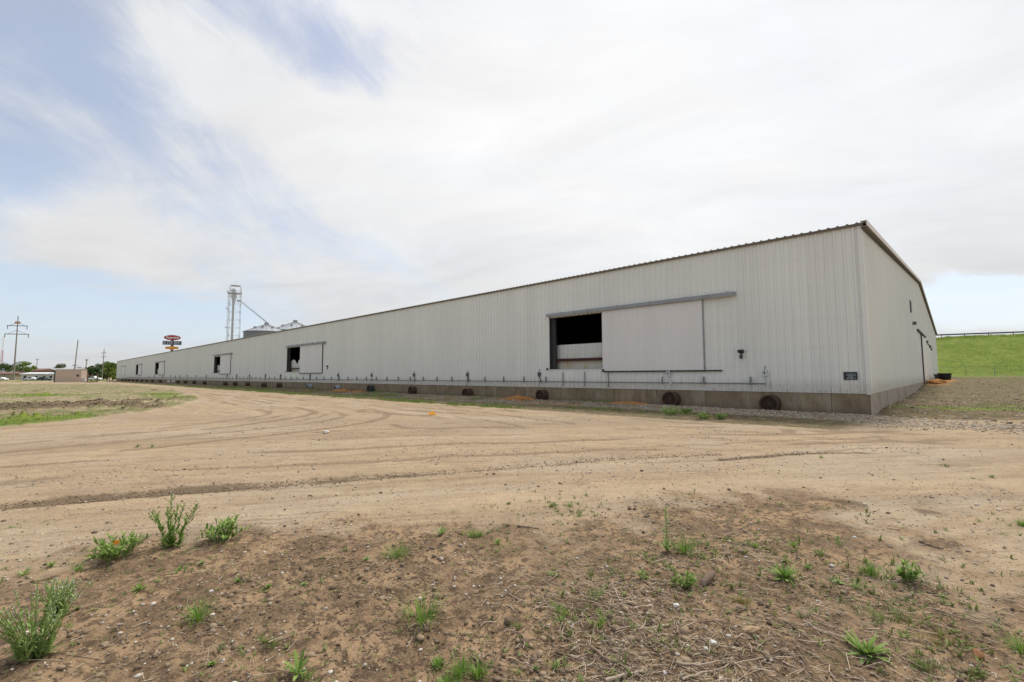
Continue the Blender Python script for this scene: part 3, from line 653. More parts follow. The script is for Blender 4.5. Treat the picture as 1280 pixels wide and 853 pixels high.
# the big sliding doors
for i, (a, bb, c, z0, z1) in enumerate(DOORS):
    big = i == 0
    pz0, pz1 = z0 - .12, 5.10
    n = int(round((a - c) / .2)) ; w_ = (a - c) / n
    V = []; Q = []
    for k in range(n):
        x0 = c + k * w_
        pr = [(x0, .10), (x0 + w_ * .82, .10), (x0 + w_ * .88, .112), (x0 + w_ * .95, .112), (x0 + w_, .10)]
        for p, q in zip(pr[:-1], pr[1:]):
            m_ = len(V); V += [(p[0], p[1], pz0), (q[0], q[1], pz0), (q[0], q[1], pz1), (p[0], p[1], pz1)]; Q.append((m_, m_ + 1, m_ + 2, m_ + 3))
    dp = npmesh('sliding_door', np.array(V), np.array(Q), M_door, wh)
    b = MB(); b.box(c + .02, a - .02, .045, .085, pz0 + .02, pz1 - .02); b.build('door_core', M_door, dp)
    b = MB(); b.box(c - .05, c + .005, .046, .118, pz0, pz1 + .02); b.build('door_edge', M_dark if i else M_steel, dp)
    b = MB(); b.box(c if not big else 5.3, a, .046, .120, pz0 - .07, pz0 - .004); b.build('bottom_rail', M_dark, dp)
    t0 = bb + .12; t1 = {0: 4.6, 1: 46.5, 2: 80.4}.get(i, c - .7)
    b = MB(); b.box(t1, t0, .036, .20, 5.145, 5.275); b.box(t1, t0, .205, .222, 5.10, 5.285)
    tr = b.build('door_track', M_steel, wh)
    for x in np.arange(t1 + .3, t0, 1.9 if big else 1.4):
        b = MB(); b.box(x - .04, x + .04, .223, .235, 5.12, 5.31 if big else 5.34); b.build('track_bracket', M_dark if i else M_steel, tr)
    b = MB(); b.box(bb - .02, bb + .015, -.12, .045, z0, z1 + .1); b.box(bb - .30, bb - .02, -.28, -.12, z0, z1); b.build('door_jamb', M_dark, wh)
    b = MB(); b.box(a - .48, bb - .02, -.10, .034, z1 - .01, z1 + .02); b.build('door_header', M_rustb if big else M_dark, wh)
    b = MB(); b.box(a - .48, bb - .0, -.3, .04, z0 - .03, z0); b.build('door_sill', M_door, wh)
    for (xx, zz) in ((bb + .13, z0 + .02), (a - .05, pz0 + .02)): b = MB(); b.box(xx - .05, xx + .05, .12, .17, zz - .07, zz + .07); b.build('door_latch', M_dark, wh)
    # liner sheets and cross beam just inside the opening
    xs = np.arange(a - 1.2, bb + 1.0, .15); tops = []
    for x in xs:
        if big: tops.append(3.40)
        else: tops.append(3.5 - .55 * max(0, 1 - abs(x - (a + .52 * (bb - a))) / .55) + .08 * math.sin(x * 4 + i))
    V = []; Q = []
    for k in range(len(xs)):
        yy = -.42 - (.05 if k % 2 else 0); V += [(xs[k], yy, HS), (xs[k], yy, 2.42), (xs[k], yy, tops[k])]
        if k: o = 3 * k; Q += [(o - 3, o, o + 1, o - 2), (o - 2, o + 1, o + 2, o - 1)]
    npmesh('liner_sheet', np.array(V), np.array(Q), M_liner, wh)
    b = MB(); b.box(a - 1.2, bb + 1, -.40, -.30, 2.42, 2.54); b.box(a - 1.2, bb + 1, -.30, -.26, 2.40, 2.56); b.build('cross_beam', M_rustb if big else M_dark, wh)
# closed far door
b = MB(); b.box(205, 214.5, .046, .10, 1.9, 5.1); dp = b.build('sliding_door', M_door, wh)
for q_ in (204.8, 214.5): b = MB(); b.box(q_, q_ + .2, .046, .12, 1.85, 5.19); b.build('door_edge', M_steel, dp)
b = MB(); b.box(203.5, 216, .04, .18, 5.2, 5.34); b.build('door_track', M_steel, wh)
# end wall door, louver and fittings
b = MB(); b.box(-.10, -.05, -48.6, -33.0, .95, 5.0); dp = b.build('end_sliding_door', M_door, wh)
b = MB(); b.box(-.13, -.045, -32.95, -32.75, .88, 5.05); b.build('door_edge', M_dark, dp)
b = MB(); b.box(-.16, -.04, -39.2, -28.2, 5.08, 5.22); b.box(-.16, -.04, -50, -42, 4.6, 4.7); b.build('end_door_track', M_dark, wh)
b = MB(); b.box(-.07, -.04, -23.0, -22.3, 6.05, 6.95)
for k in range(8): b.box(-.11, -.07, -22.95, -22.35, 6.1 + k * .1, 6.14 + k * .1)
b.build('louver', M_boxd, wh)
for (t_, z_) in ((24.1, 5.35), (40.5, 4.75), (45.5, 4.45), (48.5, 4.3)): b = MB(); b.box(-.26, -.04, -t_ - .2, -t_ + .2, z_ - .1, z_ + .12); b.build('wall_lamp', M_boxd, wh)
b = MB(); b.box(-.06, -.04, -61.5, -60.4, .95, 3.0); b.build('walk_door', M_door, wh)

# ------------------------------------------------------------------ conduit along the wall
pr = empty('wall_conduit', (CX, CY, 0), ROT, 'long thin grey conduit pipe running low along the white wall with many clamps', 'pipe')
b = MB(); b.tube((3.4, .075, 1.19), (206, .075, 1.19), .021, n=8); b.build('pipe', M_conduit, pr, True)
br = MB(); br.box(-.022, .022, .034, .10, -.18, .18); br.box(-.03, .03, .10, .108, -.02, .02)
bk = br.build('clamp', M_conduit, pr); x = 4.11; k = 0; xs = []
while x < 205:
    if not (10 < x < 15.2): xs.append(x)
    x += 2.04 if x < 10 else 1.83
for k, x in enumerate(xs):
    if k >= 99: break
    o = bk if k == 0 else bk.copy()
    if k: COL.objects.link(o); o.parent = pr
    o.location = (x, 0, 1.31)
b = MB()
for x in xs[99:]: b.box(x - .022, x + .022, .034, .10, 1.13, 1.49)
if b.v: tag(b.build('clamps', M_conduit, pr), kind='stuff')
b = MB()
for x in (11.28, 12.83, 14.38): b.tube((x, .09, .93), (x, .09, 1.77), .025, n=8)
b.build('riser_pipe', M_conduit, pr, True)

ORD = ['first', 'second', 'third', 'fourth', 'fifth', 'sixth', 'seventh', 'eighth', 'ninth', 'tenth', 'eleventh', 'twelfth', 'thirteenth', 'fourteenth', 'fifteenth', 'sixteenth', 'seventeenth', 'eighteenth', 'nineteenth', 'twentieth', 'twenty-first', 'twenty-second', 'twenty-third', 'twenty-fourth', 'twenty-fifth', 'twenty-sixth', 'twenty-seventh', 'twenty-eighth', 'twenty-ninth', 'thirtieth']
# ------------------------------------------------------------------ aeration drums poking out of the foundation
def wallpt(px, off):                    # along-wall coordinate of a photo column at a plane off metres in front of the wall
    r = pray(px, 490); c0 = np.array([CX, CY]) - D2 * off; k = (c0 @ D2) / (r[:2] @ D2); return float((r[:2] * k - c0) @ D1)
FANPX = [960, 836, 674, 581, 512, 460, 418, 383, 346, 327, 307, 291, 279, 253, 240, 229, 220, 214, 208, 198, 188, 181, 175, 169, 164, 159, 155, 151]
def make_fan(kind, seed):
    rn = random.Random(seed)
    e = empty('aeration_drum', (0, 0, 0), ROT)
    mt = {'rust': M_drum, 'pale': M_drumw, 'white': M_drumb, 'dark': M_drumg}[kind]; L = .50 + rn.uniform(-.03, .05)
    b = MB(); R = .36
    prof = [(0, R + .03), (L * .12, R + .03), (L * .13, R), (L * .33, R - .005), (L * .345, R + .018), (L * .37, R - .005), (L * .60, R - .005), (L * .62, R + .018), (L * .645, R - .005), (L * .95, R), (L * .955, R + .035), (L, R + .035), (L, R - .03), (L * .86, R - .035)]
    b.lathe((0, 0, .38), (0, 1, 0), prof, 28); b.build('housing', mt, e, True)
    b = MB(); b.lathe((0, 0, .38), (0, 1, 0), [(L * .80, R - .034), (L * .80, .16), (L * .87, .15), (L * .87, 0.001)], 28); pl = b.build('fan_plate', M_drumd if kind in ('rust', 'dark') else mt, e, True)
    b = MB()
    for k in range(8):
        a = math.pi * k / 8; u = Vector((math.cos(a), 0, math.sin(a))); b.tube(Vector((0, L * .93, .38)) - u * (R - .03), Vector((0, L * .93, .38)) + u * (R - .03), .006, n=5)
    for r_ in (.1, .2, .3):
        n = 20
        for k in range(n):
            a0, a1 = 2 * math.pi * k / n, 2 * math.pi * (k + 1) / n
            b.tube((r_ * math.cos(a0), L * .935, .38 + r_ * math.sin(a0)), (r_ * math.cos(a1), L * .935, .38 + r_ * math.sin(a1)), .005, n=4, cap=False)
    b.build('guard_grille', M_drum, e)
    b = MB()
    for sx in (-1, 1): b.box(sx * .22 - .03, sx * .22 + .03, .12, L - .08, -.05, .14)
    b.build('skid', M_drum, e)
    return e
protos = {}
for i, px in enumerate(FANPX):
    kind = 'rust'
    if px in (383, 418): kind = 'pale'
    if px == 460: kind = 'dark'
    if px in (214, 208): kind = 'white'
    s0 = wallpt(px, .5)
    if kind not in protos: protos[kind] = e = make_fan(kind, i)
    else: e = copy_tree(protos[kind])
    x_, y_ = xy(s0, -.0); e.location = (x_, y_, (0, .03, .05)[i % 3]); k_ = .94 if i < 2 else .86; e.scale = (k_ * (1 + .06 * math.sin(i * 2.7)), k_, k_); e.rotation_euler = (math.radians(2.5) * math.sin(i * 1.9), 0, ROT + .07 * math.sin(i * 3.1))
    look = {'rust': 'rusty dark brown', 'pale': 'pale blue-grey', 'dark': 'dark green-grey', 'white': 'bleached white'}[kind]
    tag(e, '%s aeration drum against the foundation, %s from the near corner' % (look, ORD[i]), 'aeration fan', 'aeration drums along the foundation')
# switch boxes above the drums
def make_switch(white):
    e = empty('switch_box', (0, 0, 0), ROT)
    b = MB(); b.box(-.09, .09, .035, .15, 1.50, 1.76); b.build('box', M_box if white else M_boxd, e, False, .008)
    b = MB(); b.box(-.02, .02, .151, .175, 1.60, 1.70); b.build('lever', M_dark, e)
    b = MB(); b.tube((.0, .09, 1.76), (-.02, .07, 1.95), .02, n=6); b.build('top_pipe', M_conduit, e)
    b = MB(); b.tube((0, .09, 1.50), (-.12, .09, 1.24), .028, n=7); b.box(-.17, -.04, .05, .13, 1.15, 1.24); b.tube((-.12, .12, 1.16), (-.06, .25, .86), .014, n=6); b.build('flex_pipe', M_box if white else M_boxd, e)
    return e
sw = {}
for i, px in enumerate(FANPX[:22]):
    px2 = {0: 957, 1: 836, 2: 674, 3: 584, 4: 517, 5: 464}.get(i, px + 4)
    white = i in (0, 1)
    if white not in sw: sw[white] = e = make_switch(white)
    else: e = copy_tree(sw[white])
    x_, y_ = xy(wallpt(px2, .1), 0); e.location = (x_, y_, 0)
    tag(e, '%s switch box with conduit above the %s drum from the near corner' % ('pale grey' if white else 'dark grey', ORD[i]), 'switch box', 'switch boxes on the long wall')
# wall lamps and small boxes beside the doors
for (s0, nm, lab) in ((4.46, 'wall_lamp', 'small dark wall lamp right of the largest sliding door'), (46.0, 'wall_lamp', 'small dark wall lamp right of the second sliding door')):
    x_, y_ = xy(s0, 0); e = empty(nm, (x_, y_, 0), ROT, lab, 'lamp', 'wall lamps beside the doors')
    b = MB(); b.add([(-.11, .035, 2.68), (.11, .035, 2.68), (.11, .035, 2.52), (-.11, .035, 2.52), (-.11, .22, 2.66), (.11, .22, 2.66), (.11, .20, 2.60), (-.11, .20, 2.60)], [(0, 1, 5, 4), (4, 5, 6, 7), (7, 6, 2, 3), (0, 4, 7, 3), (1, 2, 6, 5), (0, 3, 2, 1)]); b.build('housing', M_dark, e)
    b = MB(); b.box(-.03, .03, .035, .10, 2.44, 2.52); b.build('bracket', M_dark, e)
    e2 = empty('junction_box', (x_, y_, 0), ROT, lab.replace('wall lamp', 'junction box').replace(' right of', ' under the lamp right of'), 'junction box', 'junction boxes under the lamps')
    b = MB(); b.box(-.05, .07, .035, .10, 2.28, 2.45); b.build('box', M_boxd, e2, False, .005)
    b = MB(); b.box(-.03, .05, .10, .11, 2.31, 2.42); b.build('cover', M_dark, e2)
# plaque at the corner (writing too worn to read in the photo: pale lines)
x_, y_ = xy(.56, 0); e = empty('sign_plaque', (x_, y_, 0), ROT, 'small black plaque with pale writing near the warehouse corner', 'sign')
b = MB(); b.box(-.21, .21, .034, .05, 1.365, 1.665); b.build('plate', simple('black_sign_face', (.012, .02, .026), .4, 0, .05), e, False, .004)
b = MB()
rn = random.Random(3)
for (z0, z1, xa, xb) in ((1.565, 1.605, -.15, .14), (1.505, 1.540, -.15, .13), (1.455, 1.485, -.07, .06), (1.405, 1.445, -.16, .15)):
    x = xa
    while x < xb:
        wd = rn.uniform(.012, .028); b.box(x, x + wd, .0505, .0525, z0, z1); x += wd + rn.choice((.006, .006, .02))
b.build('lettering', simple('faded_white_letters', (.36, .38, .39), .6), e)

# ------------------------------------------------------------------ rust stain streaks etc: gravel stones along the foundation
ICO_V = None
def ico():
    bm = bmesh.new(); bmesh.ops.create_icosphere(bm, subdivisions=1, radius=1); v = np.array([p.co[:] for p in bm.verts]); f = np.array([[q.index for q in p.verts] for p in bm.faces]); bm.free(); return v, f
IV, IF = ico()
def scatter_stones(name, X, Y, Rr, mat_, label, cat, flat=.6, sink=.25):
    n = len(X); Z = height(X, Y)
    nv = len(IV); jit = 1 + RNG.normal(0, .16, (n, nv, 1)); sc = np.stack([RNG.uniform(.7, 1.3, n), RNG.uniform(.7, 1.3, n), RNG.uniform(.45, .9, n) * flat / .6], 1)[:, None, :]
    P = IV[None] * jit * sc; a = RNG.uniform(0, 6.28, n); ca, sa = np.cos(a)[:, None], np.sin(a)[:, None]
    x = P[..., 0] * ca - P[..., 1] * sa; y = P[..., 0] * sa + P[..., 1] * ca
    P = np.stack([x, y, P[..., 2]], -1) * Rr[:, None, None] + np.stack([X, Y, Z + Rr * sink], 1)[:, None, :]
    Fc = (IF[None] + (np.arange(n) * nv)[:, None, None]).reshape(-1, 3)
    o = npmesh(name, P.reshape(-1, 3), Fc, mat_)
    at_ = o.data.attributes.new('var', 'FLOAT', 'POINT'); at_.data.foreach_set('value', np.repeat(RNG.random(n), nv).astype(np.float32))
    return tag(o, label, cat, None, 'stuff')
n = 42000; s_r = -9 + 48 * RNG.random(n) ** 1.3; t_r = -RNG.random(n) * 4.6 - .03; X, Y = xy(s_r, t_r)
M = masks(X, Y); k = M['gravel'] * .62 > RNG.random(n); scatter_stones('gravel', X[k], Y[k], RNG.uniform(.012, .034, k.sum()), M_gravs, 'pale crushed limestone gravel strip along the foundation', 'gravel')
# pebbles and clods near the viewer
def near_pts(n, rmax=9, rmin=1.9, pw=1.0, half=52):
    r = rmin * (rmax / rmin) ** RNG.random(n); a = np.radians(RNG.uniform(-half, half, n)); return r * np.sin(a), r * np.cos(a)
X, Y = near_pts(60000, 10); M = masks(X, Y); dens = np.clip(fbm(X * 1.3, Y * 1.3, 3) + .35, .05, 1) * (.25 + .75 * M['litter'])
k = RNG.random(len(X)) < dens * .30
scatter_stones('pebbles', X[k], Y[k], np.minimum(.0022 + RNG.exponential(.0030, k.sum()), .02), M_peb, 'small white and grey pebbles strewn over the brown foreground soil', 'pebbles')
k = RNG.random(len(X)) < (np.clip(fbm(X * 1.1 + 9, Y * 1.1, 3) + .3, .0, 1) * (.15 + .85 * M['litter'])) * .55
X2, Y2 = X[k] + RNG.normal(0, .02, k.sum()), Y[k] + RNG.normal(0, .02, k.sum())
scatter_stones('soil_clods', X2, Y2, np.minimum(.003 + RNG.exponential(.005, k.sum()), .03), M_clod, 'loose crumbs and clods of brown soil in the foreground', 'soil')
X, Y = near_pts(70000, 32, 4); M = masks(X, Y); k = RNG.random(len(X)) < (1 - M['litter']) * np.clip(fbm(X * .5, Y * .5, 3) + .25, .05, 1) * (1 - M['grass']) * .5
scatter_stones('road_stones', X[k], Y[k], np.minimum(.003 + RNG.exponential(.0035, k.sum()) + .0003 * np.hypot(X[k], Y[k]), .035), M_road, 'scattered small stones lying on the tan dirt road', 'stones')
# stray clods on ruts
def along(pts, n, w):
    P = np.array(pts); i = RNG.integers(0, len(P) - 1, n); t = RNG.random(n)[:, None]; q = P[i] * (1 - t) + P[i + 1] * t + RNG.normal(0, w, (n, 2)); return q[:, 0], q[:, 1]
Xa, Ya = along(RUT, 6000, .13); Xb, Yb = along(RUT2, 700, .07); Xa = np.append(Xa, Xb); Ya = np.append(Ya, Yb)
k = (np.hypot(Xa, Ya) < 14) & (Xa < 6.6)
scatter_stones('rut_clods', Xa[k], Ya[k], np.minimum(.003 + RNG.exponential(.0035, k.sum()), .014), M_clod, 'dark clods lining the tyre rut across the road', 'soil')

n = 60000; r = 12 * (3.5 ** RNG.random(n)); a = np.radians(RNG.uniform(-50, -28, n)); X, Y = r * np.sin(a), r * np.cos(a); M = masks(X, Y); k = (M['dark'] * M['field']) > .15 + 1.3 * RNG.random(n)
scatter_stones('field_clods', X[k], Y[k], .006 + np.minimum(RNG.exponential(.012, k.sum()), .05), M_chip, 'dark broken clods and debris along the rough field at left', 'soil')

# ------------------------------------------------------------------ straw litter and chips
def strips(name, X, Y, L, W, lift, mat_, label, cat, bend=.25, flat=False):
    n = len(X); Z = height(X, Y); a = RNG.uniform(0, 6.28, n); bd = RNG.normal(0, bend, n); tilt = np.abs(RNG.normal(0, .12, n)) if not flat else np.abs(RNG.normal(0, .05, n))
    V = np.zeros((n, 4, 3, 3))
    for j, u in enumerate((-.5, -.17, .17, .5)):
        aa = a + bd * u; cx = X + np.cos(aa) * L * u; cy = Y + np.sin(aa) * L * u; cz = Z + lift + tilt * L * (u + .5) * .5 + .25 * L * 0
        cz = np.maximum(cz, height(cx, cy) + W * .3) 
        wx, wy = -np.sin(aa) * W / 2, np.cos(aa) * W / 2
        V[:, j, 0] = np.stack([cx - wx, cy - wy, cz], 1); V[:, j, 1] = np.stack([cx + wx, cy + wy, cz], 1); V[:, j, 2] = np.stack([cx, cy, cz + W * .7], 1)
    F_ = []
    for j in range(3):
        for (p, q) in ((0, 1), (1, 2), (2, 0)): F_.append((j * 3 + p, j * 3 + q, j * 3 + 3 + q, j * 3 + 3 + p))
    F_ = np.array(F_); Fc = (F_[None] + (np.arange(n) * 12)[:, None, None]).reshape(-1, 4)
    o = npmesh(name, V.reshape(-1, 3), Fc, mat_)
    at_ = o.data.attributes.new('var', 'FLOAT', 'POINT'); at_.data.foreach_set('value', np.repeat(RNG.random(n), 12).astype(np.float32))
    return tag(o, label, cat, None, 'stuff')
def straw_density(X, Y):
    M = masks(X, Y); r = np.hypot(X, Y)
    right = ss(X / np.maximum(Y, .1), -.12, .25)      # thick mat of stalks right of the middle
    return M['litter'] * (.07 + .93 * right) * np.clip(.55 + fbm(X * 1.4, Y * 1.4, 3) * 1.1, .03, 1) * ss(r, 7.5, 3.2)
X, Y = near_pts(60000, 7.5, 1.9); k = RNG.random(len(X)) < straw_density(X, Y) * .62
strips('straw_litter', X[k], Y[k], .03 + np.minimum(RNG.exponential(.045, k.sum()), .2), RNG.uniform(.0016, .0055, k.sum()), .006, M_straw, 'mat of dry broken stalks over the right foreground soil', 'straw')
X, Y = near_pts(26000, 10, 1.9); M = masks(X, Y); k = RNG.random(len(X)) < (.22 + M['litter']) * np.clip(.35 + fbm(X * 1.0 + 3, Y * 1.0, 3) * 1.2, .02, 1) * .7
strips('bark_chips', X[k], Y[k], .006 + RNG.exponential(.010, k.sum()), RNG.uniform(.002, .006, k.sum()), .002, M_chip, 'dark brown bark chips and plant scraps on the soil', 'litter', .2, True)

# ------------------------------------------------------------------ sticks, individually
def stick(p0, p1, r, label, mt, name='stick', kink=.06, twig=True, seed=0):
    rn = random.Random(seed); a = at(*p0); c = at(*p1); L = (c - a).length
    e = empty(name, tuple(a), 0, label, 'stick', 'sticks on the foreground soil')
    n = 7; pts = []
    for i in range(n + 1):
        p = a.lerp(c, i / n); side = Vector((-(c - a).y, (c - a).x, 0)).normalized()
        p = p + side * L * kink * (rn.random() - .5) * (0 if i in (0, n) else 1); p.z = gz(p.x, p.y) * .6 + (a.z * (1 - i / n) + c.z * i / n) * .4 + r * .9 + .003; pts.append(p - a)
    b = MB()
    for i in range(n): b.tube(pts[i], pts[i + 1], r * (1 - .55 * i / n), r * (1 - .55 * (i + 1) / n), 8, True)
    b.build('stem', mt, e, True)
    if twig:
        b = MB(); k = rn.randint(2, 4)
        for j in range(2):
            i = rn.randint(2, n - 1); d_ = (pts[i] - pts[i - 1]).normalized(); sgn = rn.choice((-1, 1)); q = Vector((d_.x - sgn * d_.y * .9, d_.y + sgn * d_.x * .9, .12)).normalized() * L * rn.uniform(.12, .22)
            b.tube(pts[i], pts[i] + q, r * .45, r * .2, 6)
        b.build('side_twig', mt, e, True)
    return e
STK = [((766, 737), (787, 770), .0045, 'pale straight stick lying alone in the middle of the straw', M_twigp),
       ((803, 729), (838, 754), .006, 'grey brown stick slanting below the leafy tuft in the straw', M_twig),
       ((738, 812), (800, 852), .010, 'long thick grey branch at the bottom of the straw mat', M_twig),
       ((757, 853), (805, 842), .012, 'short thick pale stick cut by the lower edge of the picture', M_twigp),
       ((845, 834), (906, 829), .008, 'bleached forked branch near the bottom, level with the pale stone', M_twigp),
       ((853, 852), (912, 832), .007, 'bleached stick slanting up at the bottom edge', M_twigp),
       ((850, 812), (958, 824), .005, 'long thin dark stick lying crosswise in the straw', M_twig),
       ((868, 776), (917, 781), .004, 'thin reddish stick beside the white stone', M_twig),
       ((1004, 778), (1048, 803), .006, 'long grey stick slanting left of the big rosette weed', M_twigp),
       ((960, 822), (985, 832), .006, 'short pale stick right of the long crosswise stick', M_twigp),
       ((1085, 834), (1112, 843), .007, 'short brown stick below the big rosette weed', M_twig),
       ((1160, 763), (1230, 783), .006, 'long grey stick behind the feathery weeds at the right', M_twig),
       ((1155, 681), (1180, 689), .007, 'dark brown stick on the bare soil at the upper right', M_wood),
       ((647, 659), (674, 662), .011, 'short dark brown wood piece on bare tan soil', M_wood),
       ((453, 799), (485, 779), .003, 'pale thin stalk left of the big grass tuft', M_twigp),
       ((508, 812), (521, 787), .003, 'pale crooked stalk just below the big grass tuft', M_twigp),
       ((589, 823), (628, 840), .005, 'brown stick beside the bright grass tufts at the bottom', M_twig),
       ((1203, 819), (1245, 814), .006, 'grey stick above the orange brown stone at the right', M_twig)]
for i, (a, c, r, lab, mt) in enumerate(STK): stick(a, c, r, lab, mt, seed=i, twig=r > .0045)
# short log
a = at(879, 732); e = empty('log', tuple(a), 0, 'short rotten log piece beside the leafy tuft', 'log')
b = MB(); c = at(892, 722) - a; prof = [(0, .022), (.02, .028), (c.length * .5, .030), (c.length * .9, .026), (c.length, .02)]; b.lathe((0, 0, .02), c + Vector((0, 0, .02)), prof, 12); b.build('bark', M_wood, e, True)
b = MB(); b.tube((0, 0, .02), Vector((0, 0, .02)) - c * .02, .022, .018, 12); b.build('cut_end', M_twigp, e)
# single stones
def stone(px, py, r, label, mt, sx=1.2, seed=0):
    rn = np.random.default_rng(seed); p = at(px, py); bm = bmesh.new(); bmesh.ops.create_icosphere(bm, subdivisions=3, radius=1)
    for v in bm.verts:
        q = v.co.copy(); k = 1 + .22 * math.sin(q.x * 2.3 + seed) * math.cos(q.y * 2.9 + seed * 2) + .10 * math.sin(q.z * 5 + q.x * 4 + seed); v.co = Vector((q.x * sx, q.y * .9, q.z * .6)) * k * r
    me = bpy.data.meshes.new('stone'); bm.to_mesh(me); bm.free(); me.materials.append(mt); o = bpy.data.objects.new('stone', me); COL.objects.link(o)
    o.location = p + Vector((0, 0, r * .25)); o.rotation_euler = (0.1, .15, seed); return tag(o, label, 'stone', 'single stones in the foreground')
M_st1 = simple('white_stone', (.62, .60, .57), .8, 0, .12, 20, .3); M_st2 = simple('tan_stone', (.42, .29, .17), .85, 0, .15, 20, .3); M_st3 = simple('orange_brown_stone', (.25, .12, .05), .85, 0, .2, 20, .3)
stone(845, 757, .022, 'white stone beside the thin reddish stick', M_st1, 1.2, 1); stone(892, 807, .02, 'white angular stone above the bleached forked branch', M_st1, 1.2, 2)
stone(938, 790, .034, 'tan brick-like stone in the straw, right of the white stone', M_st2, 1.5, 3); stone(1223, 822, .026, 'orange brown stone at the lower right', M_st3, 1.5, 4)
stone(831, 843, .013, 'small white stone near the lower edge under the forked branch', M_st1, 1, 5); stone(264, 739, .014, 'small white stone on dark soil right of the pale sprouts', M_st1, 1, 6)
stone(1068, 671, .018, 'white flat stone in the upper right litter', M_st1, 1.3, 7); stone(408, 542, .09, 'pale flat slab lying out on the dirt road', M_st1, 1.6, 8)
a = at(540, 519); e = empty('plastic_scrap', tuple(a), .4, 'bright orange crumpled scrap lying on the dirt road', 'litter')
b = MB(); b.add([(-.16, -.05, .0), (0, -.08, .02), (.17, -.03, .0), (.14, .08, .03), (-.02, .06, .12), (-.15, .07, .05), (.05, 0, .15)], [(0, 1, 6, 4), (1, 2, 6), (2, 3, 6), (3, 4, 6), (0, 4, 5)]); b.build('crumpled_sheet', simple('orange_plastic', (.75, .33, .02), .6), e)
b = MB(); b.add([(.15, .0, .0), (.26, .03, .02), (.24, .1, .05), (.14, .06, .03)], [(0, 1, 2, 3)]); b.build('flap', simple('orange_plastic_b', (.6, .26, .04), .6), e)

# ------------------------------------------------------------------ plants
class PB:
    def __init__(s): s.V = []; s.F = []; s.c = []
    def blade(s, p, az, L, W, lean, curl, seg=4, shape=0, rn=random):
        p = Vector(p); d = Vector((math.cos(az), math.sin(az), 0)); side = Vector((-d.y, d.x, 0)); b = len(s.V); ang = lean; q = p.copy(); vv = rn.random()
        for i in range(seg + 1):
            u = i / seg
            w = W * ((1 - u) ** .7 if shape == 0 else (math.sin(math.pi * min(1, u * .85 + .13)) ** .8 if shape == 1 else (.25 + .75 * math.sin(math.pi * min(1, u * .8 + .12))) * (1.0 if i % 2 else .62))) * .5 + .0003
            s.V += [q - side * w + Vector((0, 0, .25 * w)), q + side * w + Vector((0, 0, .25 * w))]; s.c += [vv, vv]
            q = q + (d * math.sin(ang) + Vector((0, 0, math.cos(ang)))) * (L / seg); ang += curl / seg
        for i in range(seg): s.F.append((b + 2 * i, b + 2 * i + 1, b + 2 * i + 3, b + 2 * i + 2))
    def stem(s, pts, r):
        for i in range(len(pts) - 1):
            p0, p1 = Vector(pts[i]), Vector(pts[i + 1]); ax = (p1 - p0).normalized(); u = ax.orthogonal().normalized(); v = ax.cross(u); b = len(s.V)
            for p in (p0, p1):
                for k in range(4): s.V.append(p + (u * math.cos(k * 1.571) + v * math.sin(k * 1.571)) * r); s.c.append(.4)
            for k in range(4): s.F.append((b + k, b + (k + 1) % 4, b + 4 + (k + 1) % 4, b + 4 + k))
    def quad(s, p, r, rn=random):
        n = Vector((rn.uniform(-1, 1), rn.uniform(-1, 1), rn.uniform(-.2, 1))).normalized(); u = n.orthogonal().normalized(); v = n.cross(u); b = len(s.V); p = Vector(p); vv = rn.random()
        for (a, c) in ((-1, -1), (1, -1), (1, 1), (-1, 1)): s.V.append(p + u * a * r + v * c * r * .8); s.c.append(vv)
        s.F.append((b, b + 1, b + 2, b + 3))
    def build(s, name, mt, parent=None):
        o = npmesh(name, np.array([tuple(v) for v in s.V]), np.array(s.F), mt, parent)
        a = o.data.attributes.new('var', 'FLOAT', 'POINT'); a.data.foreach_set('value', np.array(s.c, np.float32)); return o
def tuft(b, rn, w, h, n, W=.004, c=(0, 0, 0)):
    for i in range(n):
        a = rn.uniform(0, 6.283); r = w * .35 * rn.random(); L = h * rn.uniform(.5, 1.15); b.blade((c[0] + math.cos(a) * r, c[1] + math.sin(a) * r, c[2] - .004), a + rn.uniform(-.5, .5), L, W * rn.uniform(.7, 1.3), rn.uniform(.05, .75), rn.uniform(.2, 1.3), 4, 0, rn)
def dead(b, rn, w, n=10):
    for i in range(n): a = rn.uniform(0, 6.283); b.blade((0, 0, .002), a, w * rn.uniform(.35, .7), .005, rn.uniform(1.2, 1.5), rn.uniform(-.1, .3), 4, 0, rn)
def rosette(b, rn, w, n, W=.02, shape=2, lean=(.6, 1.35)):
    for i in range(n):
        a = 6.283 * i / n + rn.uniform(-.25, .25); b.blade((0, 0, .0), a, w * .5 * rn.uniform(.7, 1.15), W * rn.uniform(.7, 1.2), rn.uniform(*lean), rn.uniform(-.1, .7), 7 if shape == 2 else 5, shape, rn)
